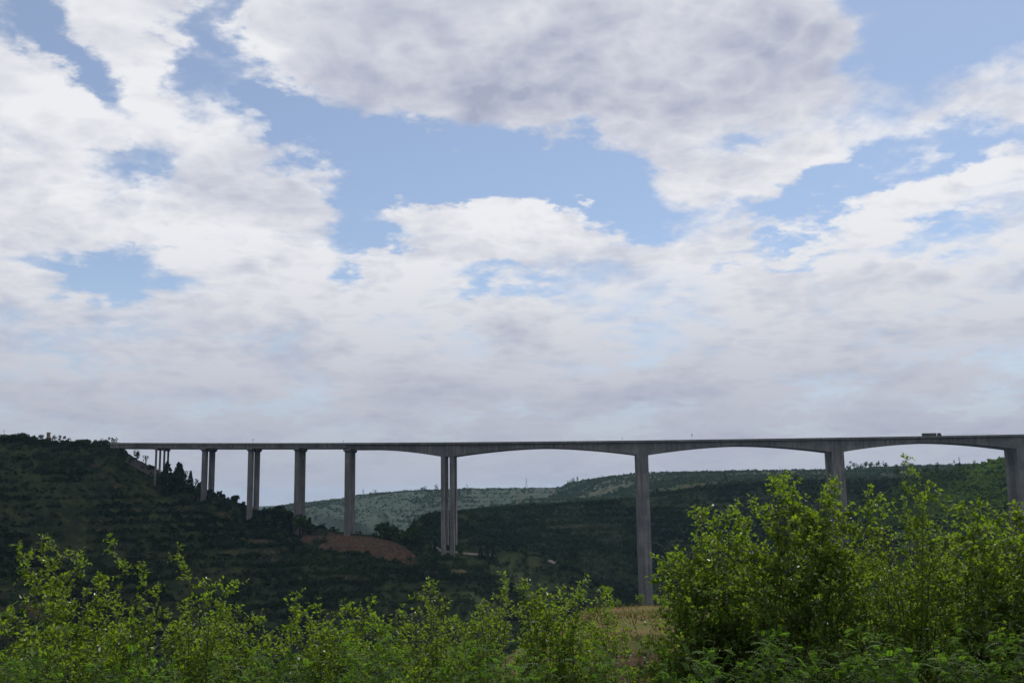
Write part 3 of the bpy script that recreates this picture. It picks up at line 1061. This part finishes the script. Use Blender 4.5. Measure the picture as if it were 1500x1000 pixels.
# --- lorry on the near carriageway
paint_d = plain('dark tarpaulin', (0.045, 0.043, 0.045), (0.07, 0.065, 0.06), 0.8, 0.7)
cabp = plain('cab paint', (0.06, 0.05, 0.06), (0.05, 0.045, 0.05), 1.0, 0.4)
tyre = plain('tyre rubber', (0.02, 0.02, 0.02), (0.03, 0.03, 0.03), 3.0, 0.9)
glass = plain('dark glass', (0.02, 0.025, 0.03), (0.03, 0.035, 0.04), 1.0, 0.1)
xa, xb = bx(1351.3, 637), bx(1371.3, 637)
xc0, xc1 = bx(1373.6, 637), bx(1378.8, 637)
YT = YN + 3.2


def zroad(x):
    return ztop(x) - PAR + .08


x0 = (xa + xb) / 2
L = xb - xa
lor = empty('lorry', (x0, YT, zroad(x0)))
tag(lor, 'dark articulated lorry driving on the bridge deck towards the right', 'lorry')
grade = (zroad(xc1) - zroad(xa)) / (xc1 - xa)
lor.rotation_euler = (0, -math.atan(grade), 0)
MB().box(-L / 2, L / 2, -1.25, 1.25, 1.15, 3.45).build('cargo_body', paint_d, lor)
MB().box(-L / 2 - .05, L / 2 + .05, -1.28, 1.28, 3.452, 3.56).build('cargo_cover', tyre, lor)
c0, c1 = xc0 - x0, xc1 - x0
MB().box(-L / 2 + .3, c1 - .3, -.5, .5, .75, 1.14).build('chassis', asph, lor)
cab = MB().loft([[(c0, y_, .9), (c0, y_, 3.5), (c1 - .7, y_, 3.55), (c1 - .1, y_, 2.3), (c1, y_, .9)] for y_ in (-1.22, 1.22)]).build('cab', cabp, lor)
MB().box(c0 + .9, c1 - .75, -1.26, -1.21, 2.15, 2.95).build('window', glass, cab)
for wx in (-L / 2 + 1.0, -L / 2 + 2.3, -L / 2 + 3.6, c0 + .3, c1 - 1.0):
    for wy in (-1.05, 1.05):
        MB().tube([(wx, wy - .17, .52), (wx, wy + .17, .52)], .52, 14).build('wheel', tyre, lor)

# --- safety fence standing on the parapet right of the lorry
f0, f1 = bx(1381, 636), bx(1457, 636)
fen = empty('safety_fence', (f0, YN + .2, ztop(f0)))
tag(fen, 'low post and rail fence on the bridge parapet right of the lorry', 'fence')
nP = 17
for i in range(nP):
    x = f0 + (f1 - f0) * i / (nP - 1)
    z = ztop(x) - ztop(f0)
    MB().box(x - f0 - .05, x - f0 + .05, -.06, .06, z, z + 1.35).build('post', steel, fen)
for hz_ in (.7, 1.3):
    MB().tube([(x - f0, 0, ztop(x) - ztop(f0) + hz_) for x in np.linspace(f0, f1, 9)], .035, 4).build('rail', steel, fen)

# --- posts with small signs on the parapet
for px, hp, lab in ((1013, 9, 'tall thin sign post on the bridge parapet right of the tall pier'), (911, 4.5, 'short marker post on the bridge parapet left of the tall pier'),
                    (372, 6.5, 'thin marker post on the bridge parapet above the third pier'), (504, 3.5, 'short stub post on the parapet above the fifth pier')):
    x = bx(px, 640)
    hh = hp * YN / F
    o = empty('marker_post', (x, YN + .2, ztop(x)))
    tag(o, lab, 'post', 'marker posts on the bridge')
    MB().tube([(0, 0, -.1), (0, 0, hh)], .09, 6).build('shaft', steel, o)
    MB().box(-.3, .3, -.13, -.1, hh * .55, hh * .95).build('plate', steel, o)

# --- paved slope under the bridge's left end
vs, fs = [], []
A0, A1 = on_y(186, 656.5, 832), on_y(226, 682, 832)
stone = plain('slope paving', (0.055, 0.053, 0.05), (0.085, 0.08, 0.075), 0.6)  # darker than the other concrete: shade below the deck put into the colour
for i in range(13):
    t = i / 12
    x = A0[0] + (A1[0] - A0[0]) * t
    for yy in (829, 833, 836, 841, 846):
        vs.append((x, yy, ground(x, yy) + .2))
for yy in (829, 846):
    for i in range(13):
        t = i / 12
        x = A0[0] + (A1[0] - A0[0]) * t
        vs.append((x, yy, ground(x, yy) - 2))
for i in range(12):
    for j in range(4):
        a = i * 5 + j
        fs.append((a, a + 5, a + 6, a + 1))
    fs.append((i * 5, 65 + i, 66 + i, i * 5 + 5))
    fs.append((i * 5 + 4, i * 5 + 9, 79 + i, 78 + i))
pav = mesh_obj('paved_slope', vs, fs, stone)
tag(pav, 'paved concrete slope under the left end of the bridge', 'slope')

# ------------------------------------------------------------------ bushes in front of the camera
leaf_a = leaf_material('elm leaves', (0.018, 0.041, 0.008), (0.066, 0.110, 0.013), (0.165, 0.265, 0.011), gloss=0.16, trans_w=0.48, rough=0.6)
leaf_b = leaf_material('locust leaflets', (0.015, 0.042, 0.008), (0.044, 0.098, 0.014), (0.095, 0.20, 0.011), gloss=0.12, trans_w=0.46, rough=0.6)
stem_m = plain('twig bark', (0.030, 0.024, 0.019), (0.070, 0.056, 0.044), 30.0)
brng = np.random.default_rng(21)


def unit(v):
    return v / (np.linalg.norm(v) + 1e-9)


class Bush:
    def __init__(self):
        self.tubes = MB()
        self.seg, self.twig = [], []          # leafy segments (a, b, tone); thin twigs (a, b)

    def line(self, a, b, n, wob, sag=0.0):
        L = np.linalg.norm(b - a)
        t = np.linspace(0, 1, n + 1)[:, None]
        p = a + (b - a) * t
        p[:, 2:] += sag * L * 4 * t * (1 - t)
        off = np.cumsum(brng.normal(size=(n + 1, 3)), 0) * wob * L * .6
        return p + (off - off[-1] * t) * (t > 0)

    def stem(self, base, tip, rad, tone, bushy, spread):
        L = np.linalg.norm(tip - base)
        t = np.linspace(0, 1, 9)[:, None]     # rises along the trunk, then bends out to its tip
        ctl = base + (tip - base) * np.array([.18, .18, .62]) + .05 * L * brng.normal(size=3)
        pts = base * (1 - t) ** 2 + ctl * 2 * t * (1 - t) + tip * t ** 2
        wv = np.cumsum(brng.normal(size=(9, 3)), 0) * .012 * L
        pts = pts + (wv - wv[-1] * t) * (t > 0)
        self.tubes.tube(list(pts), [rad * (1 - .88 * i / 8) for i in range(9)], 4)
        for k in (6, 7):
            self.seg.append((pts[k], pts[k + 1], tone))
        nb = int(bushy * L)
        for i in range(nb):
            f = .25 + .74 * (i + brng.random()) / nb
            k = min(7, int(f * 8))
            p = pts[k] + (pts[k + 1] - pts[k]) * (f * 8 - k)
            ax = unit(pts[k + 1] - pts[k])
            out = unit(np.cross(ax, brng.normal(size=3)))
            bl = spread * ((1 - f) ** .6 * .75 + .20) * (.5 + 1.0 * brng.random())
            d = unit(out * 1.1 + ax * .45 + np.array([0, 0, .2]))
            bp = self.line(p, p + d * bl, 3, .05, .03)
            self.tubes.tube(list(bp), [max(.0026, rad * (1 - f) * .38), .0032, .0026, .0018], 3)
            self.seg.append((bp[1], bp[2], tone))
            self.seg.append((bp[2], bp[3], tone + .1))
            m = int(5 + bl * 14)
            kk = brng.integers(1, 4, m)
            d2 = d + .9 * brng.normal(size=(m, 3)) + np.array([0, 0, .25])
            d2 /= np.linalg.norm(d2, axis=1, keepdims=True)
            p3 = bp[kk] + d2 * (.04 + .11 * brng.random((m, 1)))
            for i_, (q0, q1) in enumerate(zip(bp[kk], p3)):
                if i_ % 4 == 0:
                    self.twig.append((q0, q1))
                self.seg.append((q0, q1, tone + .1))

    def build(self, root, leafmat, size, pinnate, gap):
        o = np.array(root.location)
        tb = self.tubes
        v = np.array(tb.v)
        f4 = np.array([f for f in tb.f if len(f) == 4])
        if self.twig:
            tw = np.array(self.twig)
            d = tw[:, 1] - tw[:, 0]
            d /= np.linalg.norm(d, axis=1, keepdims=True)
            s1 = np.cross(d, brng.normal(size=d.shape))
            s1 /= np.linalg.norm(s1, axis=1, keepdims=True)
            s2 = np.cross(d, s1)
            R3 = [s1, -.5 * s1 + .866 * s2, -.5 * s1 - .866 * s2]
            tv_ = np.stack([tw[:, 0] + r * .0022 for r in R3] + [tw[:, 1] + r * .0012 for r in R3], 1).reshape(-1, 3)
            bb = np.arange(len(tw))[:, None] * 6 + len(v)
            f4 = np.concatenate([f4] + [bb + np.array([[i, (i + 1) % 3, 3 + (i + 1) % 3, 3 + i]]) for i in range(3)])
            v = np.concatenate([v, tv_])
        mesh_obj('stem', v - o, f4, stem_m, root)
        A = np.array([s_[0] for s_ in self.seg])
        Bv = np.array([s_[1] for s_ in self.seg])
        T0 = np.array([s_[2] for s_ in self.seg])
        L = np.linalg.norm(Bv - A, axis=1)
        cnt = np.maximum(1, np.round(L / gap + brng.random(len(L)) - .5)).astype(int)
        if not pinnate:
            cnt = cnt + brng.integers(0, 2, len(cnt))
        idx = np.repeat(np.arange(len(A)), cnt)
        n = len(idx)
        ax = (Bv - A)[idx] / (L[idx][:, None] + 1e-9)
        P = A[idx] + (Bv - A)[idx] * (brng.random((n, 1)) ** .8)
        out = np.cross(ax, brng.normal(size=(n, 3)))
        out /= np.linalg.norm(out, axis=1, keepdims=True) + 1e-9
        D = out * .9 + ax * .6
        D[:, 2] += -.15 + .3 * brng.random(n)
        D /= np.linalg.norm(D, axis=1, keepdims=True)
        U = np.array([0, 0, 1.0]) + .6 * brng.normal(size=(n, 3))
        S = size * (.5 + .8 * brng.random(n))
        T = np.clip(T0[idx] + .5 * (brng.random(n) - .5), 0, 1)
        if pinnate:                           # each leaf is a feather of paired leaflets
            rl = (.09 + .08 * brng.random((n, 1)))
            sd = np.cross(D, (0, 0, 1.0))
            sd /= np.linalg.norm(sd, axis=1, keepdims=True) + 1e-9
            nm = np.cross(sd, D) + .3 * brng.normal(size=(n, 3))
            PP, DD, UU, SS, TT = [], [], [], [], []
            for k in range(6):
                f = (k + 1) / 6
                q_ = P + D * rl * f
                q_[:, 2] -= .05 * f * f
                for sg in (-1, 1):
                    PP.append(q_)
                    DD.append(sd * sg + D * .4)
                    UU.append(nm)
                    SS.append(S * .62 * (1.05 - .4 * abs(f - .45)))
                    TT.append(T)
            P, D, U, S, T = (np.concatenate(q_) for q_ in (PP, DD, UU, SS, TT))
            D /= np.linalg.norm(D, axis=1, keepdims=True)
        P = P - o
        side = np.cross(D, U)
        side /= np.linalg.norm(side, axis=1, keepdims=True) + 1e-9
        N_ = np.cross(side, D)
        s = S[:, None]
        w = s * .31
        m_ = .38 + .12 * brng.random((len(P), 1))
        V = np.stack([P, P + D * s * m_ + side * w + N_ * s * .12, P + D * s - N_ * s * .04, P + D * s * m_ - side * w + N_ * s * .12], 1).reshape(-1, 3)
        b = np.arange(len(P))[:, None] * 4   # two halves folded along the midrib
        Ft = np.concatenate([b + np.array([[0, 1, 2]]), b + np.array([[0, 2, 3]])])
        mesh_obj('foliage', V, Ft, leafmat, root, attrs={'tint': np.repeat(T, 4)})
        return len(P)


def bush(name, label, bpx, Y, tips, extra, yband, size=.049, tone=.45, pinnate=False, bushy=5.5, spread=.55, dY=.5, rad=.018, cat='bush', group='leafy bushes along the near bank'):
    bx_ = on_y(bpx, 900, Y)[0]
    bz = ground(bx_, Y)
    root = empty(name, (bx_, Y, bz))
    tag(root, label, cat, group)
    B = Bush()
    xs_ = [t[0] for t in tips]
    allt = [(a, b, 1.0) for a, b in tips]
    for i in range(extra):
        allt.append((min(xs_) - 15 + (max(xs_) - min(xs_) + 30) * brng.random(), yband[0] + (yband[1] - yband[0]) * brng.random(), .8))
    for (a, b, k) in allt:
        y_ = Y + dY * (2 * brng.random() - 1)
        tip = on_y(a, b, y_)
        j = np.array([.12 * brng.normal(), .16 * brng.normal(), 0]) * (1 if k == 1 else 2.2)
        base = np.array([bx_ + .35 * (tip[0] - bx_) * brng.random(), Y, 0]) + j
        base[2] = ground(base[0], base[1]) - .05
        B.stem(base, tip, rad * (.6 + .5 * brng.random()) * k, tone + .45 * (brng.random() - .5), bushy, spread)
    size = size * (.88 + .34 * brng.random())
    n = B.build(root, leaf_b if pinnate else leaf_a, size, pinnate, .14 if pinnate else .031)
    print(name, n)
    return n


tot = 0
BU = [
    ('bush', 'slender leafy tree with a thin trunk and two lobed crown at far left', 113, 12.0, [(26, 792), (58, 782), (84, 795), (116, 812), (146, 840), (154, 864), (48, 832), (95, 838)], 2, (905, 970), dict(spread=.22, bushy=6)),
    ('bush', 'leafy bush whose long shoot leans left, second tall shoot from the left', 216, 12.4, [(166, 792), (212, 824), (234, 855), (192, 880), (160, 884)], 4, (905, 980), dict(spread=.24)),
    ('bush', 'leafy bush with an upright tip and an arm reaching right, below the left piers', 288, 12.2, [(259, 799), (346, 852), (310, 844), (268, 876), (330, 884)], 6, (905, 990), dict(spread=.25)),
    ('bush', 'low dense bush filling the bottom left corner', 28, 10.4, [(14, 893), (38, 903), (-12, 915), (64, 925), (92, 912)], 10, (925, 1010), dict(spread=.45)),
    ('bush', 'low bush left of the long bare gap in front of the dark slope', 372, 11.6, [(345, 893), (384, 893), (362, 905), (398, 925)], 8, (920, 1000), dict(spread=.42)),
    ('bush', 'spreading bush with a flat row of leafy tips below the red soil bank', 478, 12.6, [(421, 879), (448, 896), (470, 882), (500, 892), (518, 880), (544, 884)], 6, (905, 1000), dict(spread=.36)),
    ('bush', 'small pale bush with upright leafy tips left of the pointed shoot', 572, 11.8, [(548, 908), (561, 899), (579, 894), (598, 915)], 6, (920, 1000), dict(spread=.32, tone=.65)),
    ('bush', 'bush with one tall pointed shoot near the middle of the photo', 645, 12.8, [(622, 852), (643, 860), (634, 872), (600, 897), (664, 902), (680, 912)], 7, (900, 1000), dict(spread=.36)),
    ('bush', 'dense bush with reddish tip left of the middle grass gap', 726, 12.2, [(700, 884), (722, 892), (745, 862), (690, 915), (760, 880)], 9, (900, 1000), dict(spread=.46)),
    ('bush', 'bush with high rounded top just left of the grassy knoll', 772, 12.8, [(744, 849), (758, 852), (775, 858), (790, 872), (806, 890)], 6, (890, 1000), dict(spread=.36)),
    ('bush', 'light green bush standing against the grassy knoll', 868, 13.2, [(816, 856), (838, 860), (853, 850), (870, 860), (886, 862), (846, 885), (900, 905), (908, 925)], 8, (890, 1000), dict(spread=.34, tone=.6)),
    ('bush', 'low bush below the bare soil bank of the knoll', 955, 11.6, [(915, 950), (938, 958), (960, 955), (985, 945), (1000, 935)], 10, (958, 1010), dict(spread=.30)),
    ('bush', 'left flank of the big thicket on the right, tall dense bush beside the tall pier', 1085, 12.0, [(1028, 738), (1046, 748), (1066, 752), (1092, 770), (1030, 782), (1012, 838), (988, 872), (1000, 852), (1110, 785), (1070, 800), (1045, 815), (990, 905), (1020, 880)], 18, (800, 985), dict(spread=.72, bushy=6.5)),
    ('bush', 'high dense bush in front of the broad right-hand pier', 1172, 11.6, [(1130, 706), (1142, 702), (1160, 722), (1182, 724), (1206, 712), (1222, 726), (1246, 732), (1150, 752), (1195, 745), (1225, 770)], 17, (760, 985), dict(spread=.72, bushy=6.5)),
    ('bush', 'tallest bush with a bare forked shoot rising above the right skyline', 1352, 11.8, [(1322, 674), (1346, 692), (1270, 722), (1290, 738), (1370, 718), (1384, 742), (1300, 770), (1330, 765), (1362, 765)], 14, (815, 985), dict(spread=.36, bushy=6)),
    ('bush', 'dense bush at the right edge in front of the last pier', 1455, 11.4, [(1424, 742), (1408, 775), (1446, 742), (1462, 750), (1486, 738), (1508, 745), (1480, 770), (1440, 775)], 18, (785, 985), dict(spread=.6, bushy=6)),
    ('bush', 'middle bush of the right thicket between the pier bush and the forked shoot', 1262, 12.4, [(1238, 785), (1258, 800), (1284, 812), (1304, 820), (1230, 810)], 18, (825, 985), dict(spread=.5, bushy=6)),
    ('bush', 'shaded bush behind the middle of the right thicket', 1330, 13.6, [(1290, 800), (1330, 810), (1370, 800), (1400, 795)], 16, (820, 960), dict(spread=.55, tone=.4)),
    ('bush', 'shaded bush behind the left flank of the right thicket', 1120, 13.8, [(1080, 800), (1120, 790), (1160, 800), (1040, 850)], 14, (830, 960), dict(spread=.55, tone=.4)),
    ('bush', 'shaded bush at the back of the thicket by the right edge', 1440, 13.8, [(1400, 800), (1440, 805), (1480, 800), (1500, 810)], 15, (825, 970), dict(spread=.6, tone=.4)),
    ('bush', 'shaded bush low at the back of the thicket right of the grass', 1210, 14.2, [(1180, 815), (1220, 820), (1250, 815)], 15, (830, 970), dict(spread=.6, tone=.4)),
    ('bush', 'dark bush low between the left edge and second tall shoot', 150, 13.4, [(120, 905), (160, 900), (190, 905)], 12, (910, 1000), dict(spread=.5, tone=.42)),
    ('bush', 'dark bush low behind the arm reaching right', 300, 13.4, [(250, 900), (290, 898), (330, 900)], 12, (905, 1000), dict(spread=.5, tone=.42)),
    ('bush', 'dark bush low behind the flat row of leafy tips', 500, 13.8, [(430, 915), (480, 918), (540, 915)], 14, (925, 1010), dict(spread=.5, tone=.42)),
    ('bush', 'dark bush low behind the pointed shoot', 660, 13.8, [(600, 915), (650, 910), (700, 905)], 14, (915, 1000), dict(spread=.5, tone=.42)),
    ('bush', 'dark bush low behind the light green bush at the knoll', 830, 14.2, [(780, 905), (820, 900), (860, 915)], 11, (915, 1000), dict(spread=.45, tone=.42)),
]
for (nm, lab, bp_, Y_, tips, ex, band, kw) in BU:
    tot += bush(nm, lab, bp_, Y_, tips, ex, band, **kw)
LO = [
    ('feathery bright green sapling low at the centre left, among the bushes', 540, 10.2, [(520, 925), (548, 918), (500, 945), (572, 940), (590, 960)], 7, (945, 1000)),
    ('feathery sapling along the bottom edge right of the soil bank', 1150, 9.8, [(1110, 930), (1150, 915), (1130, 945), (1185, 940), (1080, 960)], 8, (945, 1005)),
    ('feathery sapling along the bottom edge below the tallest bush', 1260, 9.6, [(1225, 935), (1262, 925), (1300, 940), (1330, 945)], 9, (945, 1005)),
    ('feathery sapling filling the bottom right corner', 1440, 9.8, [(1370, 935), (1400, 925), (1445, 920), (1480, 915), (1500, 925)], 9, (940, 1005)),
    ('feathery sapling at the bottom edge near the left corner', 40, 9.4, [(20, 955), (55, 950), (85, 965)], 6, (965, 1005)),
    ('feathery sapling at the bottom edge below the middle bushes', 700, 9.8, [(660, 955), (700, 948), (740, 960), (780, 958)], 8, (960, 1005)),
    ('feathery sapling at the bottom edge below the light green bush', 880, 10.0, [(840, 958), (880, 948), (915, 962)], 6, (960, 1005)),
    ('feathery sapling at the bottom edge left of the centre', 370, 9.8, [(330, 960), (375, 950), (420, 962), (455, 965)], 7, (965, 1005)),
    ('feathery sapling at the bottom edge below the second tall shoot', 200, 9.8, [(150, 965), (200, 955), (250, 960)], 7, (965, 1005)),
    ('feathery sapling at the bottom edge right of the grass gap', 1010, 9.8, [(975, 972), (1010, 960), (1045, 955)], 6, (965, 1005)),
]
for lab, bp_, Y_, tips, ex, band in LO:
    tot += bush('locust_sapling', lab, bp_, Y_, tips, ex, band, size=.042, tone=.5, pinnate=True, bushy=5, spread=.26, dY=.35, rad=.009, cat='sapling', group='feathery saplings along the bottom edge')
print('leaves', tot)

# young plants on the crest of the knoll
for px, py, hpx, lab in ((938, 884, 17, 'tallest young plant on the knoll crest, in front of the tall pier'), (905, 884, 9, 'small young plant on the knoll crest left of the tall pier'),
                         (961, 884, 12, 'thin young plant on the knoll crest right of the tall pier'), (971, 887, 11, 'forked young plant right of the thin one on the knoll'),
                         (983, 886, 10, 'young plant on the knoll crest next to the right thicket')):
    p = hit(px, py + 1, 43, 58)
    hh = hpx * p[1] / F
    root = empty('young_plant', p)
    tag(root, lab, 'plant', 'young plants on the knoll')
    B = Bush()
    for k in range(4):
        t_ = p + np.array([.16 * brng.normal() * hh, .1 * brng.normal(), hh * (.7 + .3 * brng.random())])
        B.stem(p - np.array([0, 0, .05]), t_, .009, .45, 8, .18)
    B.build(root, leaf_a, .08, False, .05)

# dry grass on the knoll and weeds on the bank: uncountable
n = 26000
x = -8 + 46 * brng.random(n)
y = 40 + 19 * brng.random(n)
z, s_, dr_ = terrain(x, y)
k = (dr_ > .9) & (brng.random(n) < .25 + .75 * sstep(fbm(x, y, 3, 3), -.15, .2))
x, y, z = x[k], y[k], z[k]
n = len(x)
th = brng.random(n) * math.pi
hh = .08 + .20 * brng.random(n) ** 2
lean = brng.normal(size=(n, 2)) * .10
w = .02 + .03 * brng.random(n)
V = np.stack([np.stack([x - np.cos(th) * w, y - np.sin(th) * w, z - .02], 1), np.stack([x + np.cos(th) * w, y + np.sin(th) * w, z - .02], 1),
              np.stack([x + lean[:, 0], y + lean[:, 1], z + hh], 1)], 1).reshape(-1, 3)
grass_m = leaf_material('dry grass', (0.060, 0.078, 0.022), (0.165, 0.125, 0.058), (0.09, 0.08, 0.025), trans_w=0.3)
tg = np.repeat(np.clip(.5 + 1.3 * fbm(x, y, 4, 3) + .5 * (brng.random(n) - .5), 0, 1), 3)
tag(mesh_obj('dry_grass', V, np.arange(3 * n).reshape(-1, 3), grass_m, attrs={'tint': tg}), kind='stuff')

# ------------------------------------------------------------------ cumulus drifting above the valley (overhead, over the slopes it shades)
cl, N = new_mat('cloud')
dfn = N.n('ShaderNodeBsdfDiffuse', {}, {'Color': (0.9, 0.9, 0.92, 1)}).outputs[0]
trn = N.n('ShaderNodeBsdfTranslucent', {}, {'Color': (0.75, 0.75, 0.78, 1)}).outputs[0]
finish(N, N.n('ShaderNodeMixShader', {}, {0: 0.35, 1: dfn, 2: trn}).outputs[0])
import bmesh
bmi = bmesh.new()
bmesh.ops.create_icosphere(bmi, subdivisions=3, radius=1.0)
IV = np.array([v.co[:] for v in bmi.verts])
IF = np.array([[v.index for v in f.verts] for f in bmi.faces])
bmi.free()


def cloud(tx, ty, rx, ry, alt, seed, n=60):
    """heaped cloud whose shadow is centred on (tx, ty)"""
    r_ = np.random.default_rng(seed)
    off = np.array(sun_dir) * ((alt + 60) / sun_dir.z)
    vs, fs = [], []
    for i in range(n):
        t = math.sqrt(r_.random())
        th = r_.random() * 2 * math.pi
        x, y = math.cos(th) * t * rx, math.sin(th) * t * ry
        s = (70 + 90 * r_.random()) * (1.15 - 0.55 * t)
        hgt = (1 - t * t) * 160 * r_.random()
        bump = 1 + 0.22 * np.sin(IV @ r_.normal(size=3) * 5) * np.sin(IV @ r_.normal(size=3) * 6) + 0.08 * np.sin(IV @ r_.normal(size=3) * 15)
        P = IV * bump[:, None] * s + (x, y, hgt)
        P[:, 2] = np.maximum(P[:, 2], -25 + 6 * np.sin(P[:, 0] * .03))
        vs.append(P)
        fs.append(IF + i * len(IV))
    o = mesh_obj('cloud', np.concatenate(vs), np.concatenate(fs), cl, smooth=True)
    o.location = (tx + off[0], ty + off[1], alt)
    tag(o, kind='structure')


cloud(-310, 690, 200, 170, 1500, 1)
cloud(-470, 560, 260, 260, 1480, 2)
cloud(110, 1060, 200, 150, 1560, 3, 50)
cloud(270, 1230, 90, 40, 1600, 4, 20)

# ------------------------------------------------------------------ haze
hz, N = new_mat('valley haze')
pv = N.n('ShaderNodeVolumePrincipled', {}, {'Color': (0.46, 0.72, 1.0, 1), 'Density': 0.000030, 'Anisotropy': 0.4})
N.n('ShaderNodeOutputMaterial', {}, {'Volume': pv.outputs[0]})
hb = MB().box(-9600, 9600, -9600, 9600, float(gz.min()) - 1.5, max(float(gz.max()), 62.0) + 3).build('haze', hz)
tag(hb, kind='stuff')
